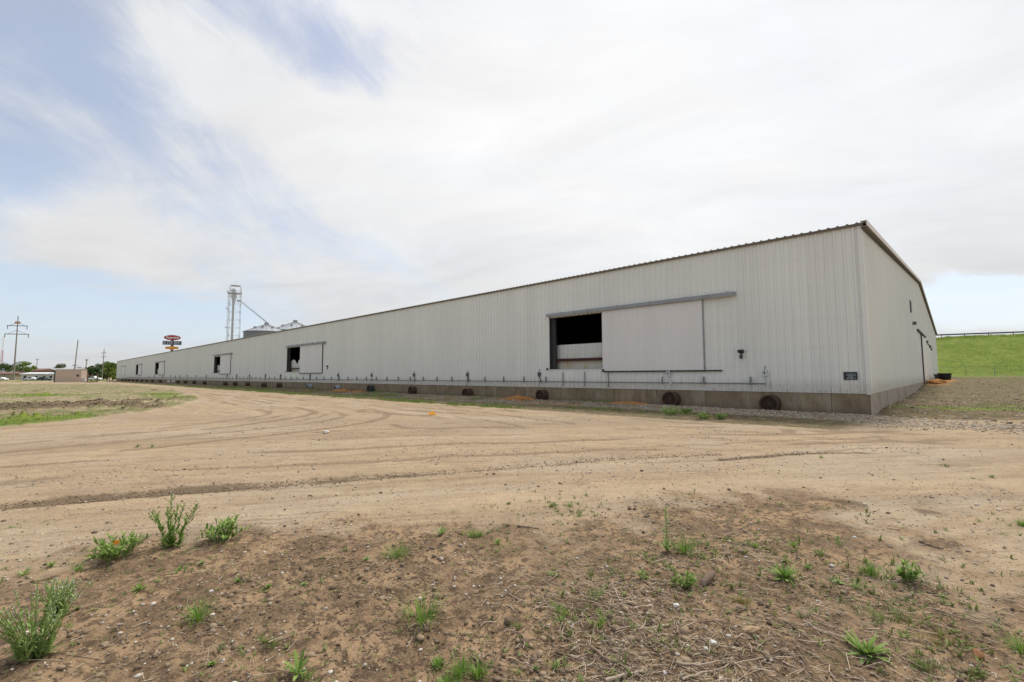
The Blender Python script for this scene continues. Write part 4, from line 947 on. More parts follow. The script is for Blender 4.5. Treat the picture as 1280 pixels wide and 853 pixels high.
def plant(kind, px, py, wpx, hpx, label, group='weeds on the foreground soil', seed=None, cat='weed', mt=None):
    p = at(px, py); Zc = p.y * math.cos(TH) + (p.z - CAMH) * math.sin(TH); m_ = Zc / F; w = wpx * m_; h = hpx * m_; rn = random.Random(seed if seed is not None else px * 7 + py)
    names = {'tuft': 'grass_tuft', 'sprout': 'weed_sprout', 'rosette': 'rosette_weed', 'dandelion': 'leafy_weed', 'bush': 'flowering_weed', 'tall': 'tall_weed', 'stalk': 'tall_weed', 'mat': 'feathery_weed', 'leafy': 'leafy_weed'}
    if kind in ('tuft', 'sprout', 'mat', 'rosette'):
        b = PB()
        if kind == 'tuft': tuft(b, rn, w, h * 1.15, 70, .0045); tuft(b, rn, w * 1.7, h * .7, 40, .004)
        if kind == 'sprout':
            v_ = (px * 3 + py) % 3
            if v_ == 0: tuft(b, rn, w * .9, h * .95, 30, .0045); rosette(b, rn, w, 9, .009, 1, (.5, 1.3))
            elif v_ == 1: rosette(b, rn, w * .9, 16, .010, 1, (.5, 1.4)); rosette(b, rn, w * .6, 10, .009, 1, (.1, .9))
            else:
                for q_ in range(5): tuft(b, rn, w * .3, h * rn.uniform(.5, 1.0), 10, .005, (rn.gauss(0, w * .28), rn.gauss(0, w * .28), 0))
        if kind == 'rosette': rosette(b, rn, w * 1.05, 26, .021, 1, (.6, 1.45)); rosette(b, rn, w * .8, 18, .018, 1, (.35, 1.1)); rosette(b, rn, w * .45, 12, .014, 1, (.1, .8))
        if kind == 'mat':
            for k in range(15): tuft(b, rn, .07, h * rn.uniform(.25, .95), 13, .003, (rn.uniform(-.5, .5) * w * .8, rn.uniform(-.5, .5) * w * .5, 0))
        db = None
        if kind in ('tuft', 'rosette'): db = PB(); dead(db, rn, w)
        o = b.build(names[kind], mt or (M_grassd if kind == 'mat' else (M_grass if kind == 'tuft' else (M_leaf if kind == 'rosette' else (M_leaf, M_leaf, M_leafb, M_grassd)[(px + py) % 4])))); o.location = p
        if db: db.build('dead_blades', M_straw, o)
        return tag(o, label, 'grass' if kind == 'tuft' else cat, group)
    e = empty(names[kind], tuple(p), 0, label, cat, group)
    if kind == 'leafy' or kind == 'dandelion':
        b = PB()
        if kind == 'dandelion': rosette(b, rn, w * 1.05, 8, .03, 2, (.3, 1.25)); rosette(b, rn, w * .6, 5, .022, 2, (.3, 1.0)); b.build('leaves', mt or M_leaf, e); b = PB(); b.stem([(0, 0, -.01), (.004, 0, .02), (.012, .01, h * .6)], .0025); b.build('stem', M_leafb, e); return e
        c_st = PB(); ns = max(8, int(w / .014)); sc = max(.6, min(1.6, h / .12))
        for k in range(ns):
            a = rn.uniform(0, 6.28); r = w * .5 * math.sqrt(rn.random()) * .85; top = Vector((math.cos(a) * r, math.sin(a) * r, h * rn.uniform(.35, 1.05) * (1 - .4 * r / (w * .5)))); base = Vector((math.cos(a) * r * .35, math.sin(a) * r * .35, -.005)); mid = base.lerp(top, .5) + Vector((0, 0, h * .08)); c_st.stem([base, mid, top], .0018 * sc)
            for i in range(9):
                u = rn.uniform(.1, 1.0); q = base.lerp(mid, u * 2) if u < .5 else mid.lerp(top, u * 2 - 1); b.blade(q, rn.uniform(0, 6.283), sc * rn.uniform(.02, .05), sc * rn.uniform(.007, .014), rn.uniform(.4, 1.2), rn.uniform(0, .9), 3, 1, rn)
        b.build('leaves', mt or M_leaf, e); c_st.build('stems', M_leafb, e)
        return e
    ns = {'bush': 36, 'tall': 8, 'stalk': 1}[kind]; S_ = PB(); Lf = PB(); Fl = PB()
    for k in range(ns):
        a = rn.uniform(0, 6.283); spread = {'bush': .48, 'tall': .48, 'stalk': .03}[kind] * w * math.sqrt((k + .5) / ns); hh = h * rn.uniform(.6, 1.05) if ns > 1 else h
        base = Vector((math.cos(a) * spread * .25, math.sin(a) * spread * .25, -.01)); top = Vector((math.cos(a) * spread, math.sin(a) * spread, hh)); mid = base.lerp(top, .5) + Vector((-math.cos(a), -math.sin(a), 0)) * spread * .12
        pts = [base, base.lerp(mid, .5) * 1.0, mid, mid.lerp(top, .5) + Vector((0, 0, hh * .02)), top]; S_.stem(pts, .0022 if kind == 'bush' else .003)
        nl = 17 if kind == 'bush' else 26
        for i in range(nl):
            u = (i + .5) / nl; q = pts[min(int(u * 4), 3)].lerp(pts[min(int(u * 4), 3) + 1], (u * 4) % 1); aa = rn.uniform(0, 6.283)
            Ls = ((.055 - .03 * u) if kind == 'bush' else (.045 - .025 * u)) * rn.uniform(.7, 1.2) * (h / .35) ** .5
            Ls *= (1.0 if kind == 'bush' else 1.7); Lf.blade(q, aa, Ls, Ls * .30, rn.uniform(.35, .9), rn.uniform(.2, .9), 3, 1, rn)
        nf = 8 if kind == 'bush' else 9
        for i in range(nf):
            u = rn.uniform(.90 if kind == 'bush' else .6, 1.0); q = base.lerp(top, u) + Vector((rn.gauss(0, .007), rn.gauss(0, .007), rn.gauss(0, .004)))
            (Fl if kind == 'bush' else Lf).quad(q, .0028 if kind == 'bush' else .004, rn)
        if kind == 'tall':
            for j in range(4):
                u = rn.uniform(.5, .9); q = base.lerp(top, u); aa = rn.uniform(0, 6.283); q2 = q + Vector((math.cos(aa) * .05, math.sin(aa) * .05, .06)); S_.stem([q, q2], .0016)
                for i in range(6): Lf.quad(q.lerp(q2, rn.uniform(.3, 1.05)), .006, rn)
    b = PB(); rosette(b, rn, w * (.6 if kind != 'stalk' else 2.2), 22 if kind != 'stalk' else 8, .018, 1, (.5, 1.3)); b.build('base_leaves', M_leaf, e)
    S_.build('stems', M_leafb, e); Lf.build('leaves', M_leafb if kind != 'tall' else M_leaf, e)
    if Fl.V: Fl.build('flowers', M_flow, e)
    return e
plant('bush', 42, 822, 104, 84, 'large bushy weed with small white flowers at the lower left edge', seed=5)
plant('bush', 72, 772, 44, 44, 'smaller white-flowered weed just behind the large bushy weed', seed=15)
plant('tall', 213, 684, 62, 62, 'tall branching weed with upright seed stems at left', seed=9)
plant('leafy', 278, 676, 62, 34, 'low dark green leafy weed right of the tall branching weed', seed=3)
o = plant('leafy', 145, 698, 78, 30, 'spreading leafy weed with an orange flower, left of the tall weed', seed=4)
b = PB(); rn = random.Random(2)
for k in range(40): b.quad((rn.gauss(0, .012), rn.gauss(0, .012), .135 + rn.gauss(0, .006)), .007, rn)
b.build('flower', M_oflow, o)
plant('dandelion', 372, 846, 46, 40, 'broad-leaved weed with notched leaves near the bottom, left of centre', seed=8)
plant('sprout', 385, 848, 20, 14, 'small dark rosette touching the notched broad-leaved weed', seed=81)
plant('tuft', 527, 778, 52, 38, 'big fresh green grass tuft, tallest in the centre foreground')
plant('tuft', 497, 697, 38, 18, 'wide low grass tuft in the centre, behind the tallest tuft')
plant('stalk', 834, 691, 16, 52, 'single tall thin weed stalk standing right of centre', seed=12)
plant('tuft', 857, 690, 28, 24, 'grass tuft at the foot of the single tall stalk')
plant('leafy', 857, 733, 40, 22, 'leafy green clump beside the short rotten log', seed=6)
plant('leafy', 805, 728, 22, 13, 'small leafy clump left of the log clump', seed=61)
plant('rosette', 982, 727, 46, 26, 'dense green rosette weed at right centre', seed=7)
plant('rosette', 1084, 819, 58, 30, 'largest rosette of long leaves at the lower right', seed=17)
plant('mat', 1108, 772, 78, 24, 'wide feathery dull green weed patch above the largest rosette')
plant('mat', 1168, 800, 46, 22, 'olive feathery weed patch right of the largest rosette', mt=M_yel)
plant('leafy', 1137, 728, 40, 26, 'leafy clump of two stems above the feathery patch', seed=71)
plant('tuft', 1278, 815, 34, 26, 'grass tuft cut by the right edge of the picture')
plant('tuft', 1279, 658, 16, 10, 'little grass tuft high on the right edge of the picture')
plant('mat', 925, 752, 26, 12, 'yellowing feathery patch behind the tan brick-like stone', mt=M_yel)
SM = [(247, 776, 34, 22, 'tuft', 'lone round green tuft on bare brown soil at left'), (174, 739, 26, 16, 'sprout', 'green sprout above and left of the lone round tuft'),
      (118, 697, 18, 8, 'sprout', 'sprout at the left end of the orange-flowered weed'), (64, 709, 20, 12, 'sprout', 'round sprout between the large bush and the orange-flowered weed'),
      (97, 715, 24, 8, 'sprout', 'flat sprout in front of the orange-flowered weed'), (30, 720, 22, 10, 'sprout', 'pale sprout behind the large bushy weed'),
      (252, 706, 14, 8, 'sprout', 'small bright sprout below the dark leafy weed'), (228, 713, 16, 7, 'sprout', 'thin sprout below the tall branching weed'),
      (298, 727, 14, 8, 'sprout', 'sprout near the small white stone at left'), (335, 733, 14, 10, 'sprout', 'sprout by itself between left weeds and the centre tufts'),
      (458, 700, 14, 9, 'sprout', 'small sprout just left of the wide low tuft'), (97, 766, 14, 8, 'sprout', 'sprout right of the large bushy weed'),
      (265, 832, 12, 10, 'sprout', 'tiny bright sprout near the bottom at left'), (552, 670, 28, 14, 'sprout', 'pair of sprouts, left one, in the centre distance'),
      (585, 671, 26, 14, 'sprout', 'brighter sprout of the pair in the centre distance'), (622, 679, 18, 9, 'sprout', 'sprout just right of the centre pair'),
      (598, 671, 14, 9, 'tuft', 'short tuft between the centre pair and the next sprout'), (575, 843, 24, 22, 'tuft', 'bright tuft in the bottom row, middle one'),
      (548, 833, 14, 12, 'tuft', 'bright tuft in the bottom row, leftmost small one'), (598, 846, 20, 20, 'tuft', 'bright tuft in the bottom row, right one'), (560, 858, 24, 16, 'tuft', 'tuft cut by the bottom edge below the bright row'),
      (335, 807, 30, 12, 'mat', 'dull feathery sprig left of the notched weed'), (689, 634, 18, 9, 'sprout', 'small sprout on tan soil, left of two'), (712, 633, 16, 8, 'sprout', 'small sprout on tan soil, right of two'),
      (724, 645, 10, 5, 'sprout', 'tiny sprout below the two on tan soil'), (747, 746, 26, 14, 'sprout', 'sprout at the left of the straw mat, upper one'), (701, 764, 24, 15, 'sprout', 'sprout at the left of the straw mat, lower one'),
      (736, 719, 12, 8, 'sprout', 'faint sprout above the straw mat'), (813, 704, 18, 9, 'sprout', 'low bright sprout left of the grass tuft by the tall stalk'), (896, 692, 24, 9, 'sprout', 'flat sprout right of the tall stalk'),
      (911, 677, 26, 10, 'sprout', 'dark green sprout behind the flat sprout'), (944, 684, 18, 10, 'sprout', 'pale sprout right of the dark green one'), (992, 685, 26, 14, 'sprout', 'tufted sprout above the dense rosette'),
      (1023, 696, 20, 12, 'sprout', 'pale tufted sprout right of the dense rosette, upper'), (1054, 680, 18, 10, 'sprout', 'upright sprout on the upper right litter'), (1010, 712, 24, 10, 'sprout', 'loose sprout touching the dense rosette'),
      (1088, 718, 22, 16, 'tuft', 'upright grass tuft left of the two-stemmed clump'), (1048, 730, 20, 10, 'sprout', 'sprout left of the feathery patch, first'), (1071, 735, 22, 11, 'sprout', 'sprout left of the feathery patch, second'),
      (1177, 745, 14, 8, 'sprout', 'yellowish sprout right of the two-stemmed clump'), (751, 785, 22, 16, 'sprout', 'double sprout in the straw, below the pale straight stick'), (670, 841, 12, 12, 'sprout', 'sprout at the bottom of the straw mat, left'),
      (693, 838, 16, 12, 'sprout', 'sprout at the bottom of the straw mat, right'), (843, 817, 14, 10, 'sprout', 'sprout beside the long crosswise stick'), (645, 782, 14, 10, 'sprout', 'sprout right of the tallest grass tuft'),
      (1220, 842, 20, 10, 'mat', 'thin olive sprig below the orange brown stone'), (1160, 836, 30, 16, 'mat', 'dull sprig between the rosette and the orange brown stone'), (380, 730, 12, 6, 'sprout', 'faint sprout left of the wide low tuft'),
      (636, 631, 10, 6, 'sprout', 'tiny sprout on tan soil near the middle'), (1187, 584, 12, 8, 'sprout', 'yellow-green sprout on the road at the right'), (1218, 599, 16, 5, 'sprout', 'flat sprout on the road at the right'), (1240, 597, 12, 5, 'sprout', 'second flat sprout on the road at the far right'),
      (1027, 573, 10, 5, 'sprout', 'sprout on the dark pit in the road'), (15, 659, 16, 5, 'sprout', 'flat sprout by the tyre rut at the left edge'), (172, 559, 14, 4, 'sprout', 'small sprout far out on the road at left'), (190, 559, 12, 4, 'sprout', 'second small sprout far out on the road at left')]
for (px, py, w_, h_, k_, lab) in SM: plant(k_, px, py, w_, h_, lab, 'small sprouts on the dirt')
for (s0, t0, a_, b_, hh, sd_, lab) in ((17.5, -.55, 1.1, .5, .20, 1, 'orange brown spill against the foundation left of the third drum'), (9.9, -.45, 1.15, .4, .13, 2, 'thin orange spill against the foundation left of the second drum'), (41.5, -.6, 1.5, .55, .2, 3, 'orange spill between the sixth and seventh drums'), (37.9, -.7, .9, .5, .15, 4, 'small orange spill beside the dark sixth drum')):
    bm = bmesh.new(); bmesh.ops.create_icosphere(bm, subdivisions=4, radius=1)
    for v in bm.verts:
        q = v.co; k = 1 + .2 * math.sin(q.x * 5 + sd_) * math.cos(q.y * 4) + .09 * math.sin(q.x * 13 + q.y * 9 + sd_); v.co = Vector((q.x * a_ * k, q.y * b_ * k, max(q.z, -.1) * hh * k))
    me = bpy.data.meshes.new('soil_pile'); bm.to_mesh(me); bm.free(); me.materials.append(M_orange); o = bpy.data.objects.new('soil_pile', me); COL.objects.link(o)
    p = xy(s0, t0); o.location = (p[0], p[1], gz(*p) - .02); o.rotation_euler = (0, 0, ROT); tag(o, lab, 'spill', 'orange spills along the wall')
# weeds growing beside the drums
plant('leafy', 838, 519, 34, 14, 'green leafy weed in front of the second drum', 'weeds by the foundation', seed=31)
plant('leafy', 858, 516, 24, 8, 'low green weed right of the second drum', 'weeds by the foundation', seed=32)
plant('leafy', 880, 524, 26, 10, 'green weed between the second and nearest drums, left', 'weeds by the foundation', seed=33)
plant('leafy', 902, 524, 20, 8, 'green weed between the second and nearest drums, right', 'weeds by the foundation', seed=34)

sd_ = PB(); rn = random.Random(77)
pl_ = [o for o in list(COL.objects) if o.get('group') in ('weeds on the foreground soil', 'small sprouts on the dirt')]
for k in range(2300):
    if k % 3: o = rn.choice(pl_); x = o.location.x + rn.gauss(0, .22); y = o.location.y + rn.gauss(0, .22)
    else: r_ = rn.uniform(2.0, 7); a_ = math.radians(rn.uniform(-48, 50)); x = r_ * math.sin(a_); y = r_ * math.cos(a_)
    if y < 1.6 or y > 8.5 or math.hypot(x, y) > 9 or (k % 3 == 0 and x < -.5 and rn.random() < .6): continue
    z = gz(x, y)
    sc = rn.uniform(.4, 1.2)
    if x > .2: sc *= rn.uniform(1, 2.0)
    for j in range(rn.randint(2, 7)): sd_.blade((x + rn.gauss(0, .006), y + rn.gauss(0, .006), z - .002), rn.uniform(0, 6.28), .03 * sc, .006 * sc, rn.uniform(.3, 1.3), rn.uniform(0, .8), 3, 1, rn)
tag(sd_.build('seedlings', M_grassd), 'tiny dull green seedlings scattered between the weeds', 'ground cover', None, 'stuff')

# ------------------------------------------------------------------ grass as stuff
def grass_field(name, X, Y, H, W, mt, label):
    n = len(X); Z = height(X, Y); a = RNG.uniform(0, 6.283, n); lean = RNG.uniform(.1, .8, n); V = np.zeros((n, 4, 3)); sx, sy = -np.sin(a) * W / 2, np.cos(a) * W / 2
    V[:, 0] = np.stack([X - sx, Y - sy, Z - .01], 1); V[:, 1] = np.stack([X + sx, Y + sy, Z - .01], 1)
    mx, my = X + np.cos(a) * H * lean * .7, Y + np.sin(a) * H * lean * .7
    V[:, 2] = np.stack([mx + sx * .3, my + sy * .3, Z + H * (1 - .3 * lean)], 1); V[:, 3] = np.stack([mx - sx * .3, my - sy * .3, Z + H * (1 - .3 * lean)], 1)
    Fc = (np.array([[0, 1, 2, 3]])[None] + (np.arange(n) * 4)[:, None, None]).reshape(-1, 4); o = npmesh(name, V.reshape(-1, 3), Fc, mt)
    at_ = o.data.attributes.new('var', 'FLOAT', 'POINT'); at_.data.foreach_set('value', np.repeat(RNG.random(n), 4).astype(np.float32)); return tag(o, label, 'grass', None, 'stuff')
n = 130000; r = 14 * (8 ** RNG.random(n)); a = np.radians(RNG.uniform(-56, -15, n)); X, Y = r * np.sin(a), r * np.cos(a); M = masks(X, Y)
k = (M['grass'] * (M['t'] < -2.4) * RNG.random(n)) > .34; grass_field('field_grass', X[k], Y[k], RNG.uniform(.02, .075, k.sum()) * (1 + r[k] * .006), .006 + r[k] * .0006, M_grassd, 'short patchy grass growing over the rough field at left')
n = 160000; s_r = 2 + 80 * RNG.random(n) ** 1.2; t_r = -.3 - 6.2 * RNG.random(n); X, Y = xy(s_r, t_r); M = masks(X, Y)
k = M['grass'] > .2 + .4 * RNG.random(n); grass_field('verge_grass', X[k], Y[k], RNG.uniform(.05, .17, k.sum()), RNG.uniform(.012, .028, k.sum()), M_grassd, 'thin line of grass between the gravel strip and the road')
n = 60000; s_r = -RNG.random(n) * 22 - .2; t_r = .5 + 50 * RNG.random(n) ** 1.3; X, Y = xy(s_r, t_r); M = masks(X, Y); k = (M['grass'] * RNG.random(n) > .33) & (np.hypot(X, Y) > 9)
grass_field('yard_grass', X[k], Y[k], RNG.uniform(.03, .11, k.sum()), RNG.uniform(.01, .025, k.sum()), M_grassd, 'sparse dull grass on the rising ground beside the end wall')
n = 30000; s_r = -RNG.random(n) * 24 - .1; t_r = .1 + 50 * RNG.random(n) ** 1.4; X, Y = xy(s_r, t_r); M = masks(X, Y); k = (np.clip(M['wob'] + .25, 0, 1) * M['verge'] * RNG.random(n) > .22) & (np.hypot(X, Y) > 14)
grass_field('dry_grass', X[k], Y[k], RNG.uniform(.02, .10, k.sum()), RNG.uniform(.01, .03, k.sum()), M_straw, 'dry yellow grass stubble on the ground beside the end wall')
n = 9000; s_r = -RNG.random(n) * 24; t_r = .1 + 40 * RNG.random(n) ** 1.4; X, Y = xy(s_r, t_r)
scatter_stones('yard_stones', X, Y, .008 + np.minimum(RNG.exponential(.014, n), .07), M_road, 'loose stones and crumbs on the ground beside the end wall', 'stones')

n = 60000; e_ = RNG.uniform(-20, 75, n); q_ = RNG.uniform(-1.5, 29, n) * RNG.choice([1, .08], n, p=[.8, .2]); X = BP[0] + BE[0] * e_ + BN[0] * q_; Y = BP[1] + BE[1] * e_ + BN[1] * q_
k = RNG.random(n) < ss(fbm(X * .25, Y * .25, 4) + .35, 0, .6); grass_field('embankment_grass', X[k], Y[k], RNG.uniform(.05, .20, k.sum()), RNG.uniform(.05, .10, k.sum()), M_bgrass, 'rough green grass covering the highway embankment')

# ------------------------------------------------------------------ right: spill, tubs, fence, guard rail
def place(px, Z): x = (px - 640) / F * Z; return x, Z
p = xy(-.8, 35.5); o = None
bm = bmesh.new(); bmesh.ops.create_icosphere(bm, subdivisions=4, radius=1)
for v in bm.verts:
    q = v.co; k = 1 + .18 * math.sin(q.x * 5) * math.cos(q.y * 4) + .08 * math.sin(q.x * 13 + q.y * 9); v.co = Vector((q.x * 2.6 * k, q.y * .6 * k, max(q.z, -.1) * .30 * k))
me = bpy.data.meshes.new('soil_pile'); bm.to_mesh(me); bm.free(); me.materials.append(M_orange); o = bpy.data.objects.new('soil_pile', me); COL.objects.link(o)
o.location = (p[0], p[1], gz(*p)); o.rotation_euler = (0, 0, math.atan2(D2[1], D2[0])); tag(o, 'low orange brown spill heaped by the end wall door', 'spill')
p = xy(-1.2, 43.0); e = empty('black_tub', (p[0], p[1], gz(*p)), .3, 'black plastic tub behind the orange heap at the end wall', 'tub')
b = MB(); b.lathe((0, 0, 0), (0, 0, 1), [(0, .001), (0, .72), (.06, .78), (.8, .88), (.82, .95), (.88, .95), (.88, .86), (.1, .72), (.1, .001)], 24); b.build('shell', simple('black_plastic', (.012, .014, .018), .45), e, True)
b = MB()
for k in range(10): a = k * .628; b.tube((math.cos(a) * .77, math.sin(a) * .77, .04), (math.cos(a) * .89, math.sin(a) * .89, .8), .03, n=6)
b.build('ribs', simple('black_plastic_b', (.015, .016, .02), .5), e); e.scale = (.6, .6, .75)
p = xy(-.9, 45.0); e = empty('grey_trough', (p[0], p[1], gz(*p)), .2, 'dark grey low trough between the black tub and the wall', 'trough')
b = MB(); b.add([(-.8, -.35, 0), (.8, -.35, 0), (.8, .35, 0), (-.8, .35, 0), (-.95, -.5, .65), (.95, -.5, .65), (.95, .5, .65), (-.95, .5, .65)], [(0, 3, 2, 1), (0, 1, 5, 4), (1, 2, 6, 5), (2, 3, 7, 6), (3, 0, 4, 7)]); b.build('basin', simple('grey_plastic', (.07, .075, .08), .5), e)
b = MB(); b.box(-1, 1, -.56, -.48, .62, .70); b.box(-1, 1, .48, .56, .62, .70); b.build('rim', simple('grey_plastic_b', (.10, .10, .11), .5), e); e.scale = (.6, .6, .8)
# chain link fence in front of the embankment
fe = empty('wire_fence', (0, 0, 0), 0, 'thin wire fence with posts at the foot of the grass embankment', 'fence')
f0 = BP + BN * 36 - BE * 60; f1 = BP + BN * 36 + BE * 70
M_wire = simple('fence_wire', (.22, .24, .22), .6, .3); prev = None; wire = MB(); i = 0
for u in np.arange(0, 130, 3.6):
    q = f0 + BE * u; z = gz(*q); b = MB(); b.tube((q[0], q[1], z - .2), (q[0], q[1], z + 1.75), .035, n=7); b.build('fence_post', M_wire, fe)
    if prev is not None:
        for hgt in (.15, .5, .85, 1.2, 1.68): wire.tube((prev[0], prev[1], prev[2] + hgt), (q[0], q[1], z + hgt), .008 if hgt < 1.6 else .022, n=5)
    prev = (q[0], q[1], z)
wire.build('wire_mesh', M_wire, fe)
gr = empty('guard_rail', (0, 0, 0), 0, 'long grey steel guard rail along the top of the embankment', 'guard rail')
b = MB(); L0, L1 = -150, 160; nrm = Vector((BN[0], BN[1], 0))
V = []; Fc = []
us = np.arange(L0, L1, 4.0); prof = [(0, .42), (.08, .48), (.08, .54), (.0, .58), (.0, .62), (.08, .66), (.08, .72), (0, .78)]
ZT = 10.15
for k, u in enumerate(us):
    q = BP + BE * u + BN * -.6
    for (o_, z) in prof: V.append((q[0] + BN[0] * o_, q[1] + BN[1] * o_, ZT + z * .9 + .02))
    if k:
        for j in range(len(prof) - 1): a0 = (k - 1) * 8 + j; Fc.append((a0, a0 + 1, a0 + 9, a0 + 8))
npmesh('rail', np.array(V), np.array(Fc), simple('dull_guard_rail', (.10, .12, .15), .6, .3), gr)
for u in us[:: 1]:
    q = BP + BE * u + BN * -.7; b = MB(); b.box(q[0] - .05, q[0] + .05, q[1] - .05, q[1] + .05, ZT - .4, ZT + .74); b.build('rail_post', M_wood, gr)

# ------------------------------------------------------------------ trees
def tree(x, y, h, w, mt, label, seed, group=None, trunk=.3, nl=2600, leaf=.38, name='tree'):
    rn = random.Random(seed); nr_ = np.random.default_rng(seed); z = gz(x, y); e = empty(name, (x, y, z), 0, label, 'tree', group)
    b = MB(); b.tube((0, 0, -.3), (0, 0, h * .45), w * .035 + .08, w * .02 + .05, 8)
    for k in range(7): a = rn.uniform(0, 6.28); b.tube((0, 0, h * rn.uniform(.2, .45)), (math.cos(a) * w * .3, math.sin(a) * w * .3, h * rn.uniform(.5, .85)), w * .014 + .04, .03, 6)
    b.build('trunk', M_bark, e)
    nc = 26; C_ = []
    for k in range(nc):
        a = rn.uniform(0, 6.28); rr = math.sqrt(rn.random()) * .36 * w; zz = h * (trunk + (.88 - trunk) * rn.random()); f = math.sqrt(max(.12, 1 - ((zz / h - .55) / .5) ** 2)); C_.append((math.cos(a) * rr * f, math.sin(a) * rr * f, zz, w * rn.uniform(.10, .2)))
    C_ = np.array(C_); i = nr_.integers(0, nc, nl); u = nr_.normal(0, 1, (nl, 3)); u /= np.linalg.norm(u, axis=1)[:, None]
    P = C_[i, :3] + u * (C_[i, 3] * nr_.uniform(.55, 1.08, nl))[:, None] * np.array([1, 1, .8]); P[:, 2] = np.maximum(P[:, 2], .15)
    nn = nr_.normal(0, 1, (nl, 3)) + u; nn /= np.linalg.norm(nn, axis=1)[:, None]; t1 = np.cross(nn, nr_.normal(0, 1, (nl, 3))); t1 /= np.linalg.norm(t1, axis=1)[:, None]; t2 = np.cross(nn, t1); sz = leaf * nr_.uniform(.5, 1.2, nl)[:, None]
    V = np.stack([P - t1 * sz, P + t2 * sz * .6, P + t1 * sz, P - t2 * sz * .6], 1).reshape(-1, 3); Fc = np.arange(nl * 4).reshape(-1, 4)
    o = npmesh('crown', V, Fc, mt, e); at_ = o.data.attributes.new('var', 'FLOAT', 'POINT'); at_.data.foreach_set('value', np.repeat((nr_.random(nc)[i] * .6 + .4 * nr_.random(nl)), 4).astype(np.float32))
    return e
G = 'trees on the left horizon'
def P_(px, Z): return ((px - 640) / (F * math.cos(TH) * 1.0 + 3) * Z, Z)
for (px, Z, h, w, mt, lab, sd_) in [
    (-14, 250, 8.5, 12, M_tree2, 'dull dark tree cut by the left edge of the picture', 1), (8, 255, 9, 11, M_tree2, 'dull green tree left of the tall double-armed pylon', 2),
    (27, 250, 10, 10, M_tree, 'bright green tree just right of the pylon', 3), (38, 262, 8.5, 9, M_tree, 'bright green tree second right of the pylon', 4),
    (72, 300, 10.5, 9, M_tree3, 'thin greyish tree standing behind the low roofs', 5), (71, 205, 4.6, 4.2, M_tree2, 'small dark bush tree against the pale low building', 6),
    (118, 215, 7.0, 7, M_tree2, 'dark green tree right of the beige shed', 7), (127, 222, 8.0, 7, M_tree2, 'dark tree behind the thin pole', 8),
    (134, 210, 8.6, 8, M_tree, 'bright green tree in the clump next to the warehouse end', 9), (141, 214, 8.0, 8, M_tree, 'bright green tree touching the warehouse end', 10), (147, 222, 8.0, 7, M_tree2, 'dark tree half hidden by the warehouse end', 11),
    (108, 290, 7, 14, M_tree2, 'low far tree mass left of the clump', 12), (96, 300, 6.6, 12, M_tree2, 'low far tree behind the beige shed', 13), (60, 330, 6.5, 10, M_tree2, 'low far tree behind the brown roof', 14)]:
    x, y = P_(px, Z); tree(x, y, h, w, mt, lab, sd_, G, .12)
q = BP - BE * 3 - BN * 11; tree(q[0] - 2.5, q[1], 5, 5, M_tree, 'green treetop just above the embankment beside the warehouse roof', 21, None, .2, 1200, .25)

# ------------------------------------------------------------------ poles on the left
def polepos(px, Z): x, y = P_(px, Z); return x, y, gz(x, y)
x, y, z = polepos(17, 214); e = empty('transmission_pole', (x, y, z), math.radians(20), 'tall steel power pylon with two cross arms at far left', 'power pole')
b = MB(); b.tube((0, 0, -.5), (0, 0, 30), .36, .16, 10); b.build('pole', M_polew, e, True)
for zz, w_ in ((25.3, 3.7), (21.4, 4.4)):
    b = MB(); b.box(-w_, w_, -.12, .12, zz - .14, zz + .14); ar = b.build('cross_arm', M_bark, e)
    b = MB()
    for sx in (-1, 1): b.tube((sx * w_ * .75, 0, zz), (0, 0, zz + 1.9), .07, n=5)
    b.build('brace', M_bark, ar)
    b = MB()
    for sx in (-1, 1): b.lathe((sx * (w_ - .2), 0, zz - .1), (0, 0, -1), [(0, .05), (.2, .22), (.5, .1), (.7, .22), (1.0, .1), (1.2, .22), (1.6, .05)], 8)
    b.build('insulator', M_steel, ar)
b = MB(); b.box(-1.0, 1.0, -.16, -.10, 26.2, 27.3); b.build('warning_plate', simple('faded_red_plate', (.55, .28, .22), .6), e)
b = MB(); b.box(.4, 2.4, -.2, .2, 7.5, 8.3); b.build('equipment_box', M_tower, e)
def simple_pole(px, Z, top, lab, arm=None, lean=0, r=.16, mt=None):
    x, y, z = polepos(px, Z); e = empty('utility_pole', (x, y, z), 0, lab, 'power pole', 'utility poles at the left')
    b = MB(); b.tube((0, 0, -.5), (lean, 0, top), r, r * .7, 8); b.build('pole', mt or M_polew, e, True)
    if arm:
        b = MB()
        for (zz, w_) in arm: b.box(lean * zz / top - w_, lean * zz / top + w_, -.07, .07, zz - .08, zz + .08)
        b.build('cross_arm', M_bark, e)
        b = MB()
        for (zz, w_) in arm:
            for sx in (-.9, .9): b.lathe((lean * zz / top + sx * w_, 0, zz + .08), (0, 0, 1), [(0, .05), (.1, .09), (.2, .05), (.3, .08)], 7)
        b.build('insulator', M_steel, e)
    return e
simple_pole(91.5, 150, 13.5, 'leaning wooden utility pole rising behind the beige shed', [(5.2, .7)], .8, .17)
simple_pole(106, 150, 7.3, 'short dark pole with lamp head right of the beige shed', [(6.9, .45)], .3)
simple_pole(127.5, 190, 13, 'thin tall pole in front of the dark trees', [(11.3, .9), (9.6, .9)], .2, .16)
simple_pole(44.5, 290, 13, 'thin distant pole with short arm over the low roofs', [(12.4, 1.2)], .3, .2)
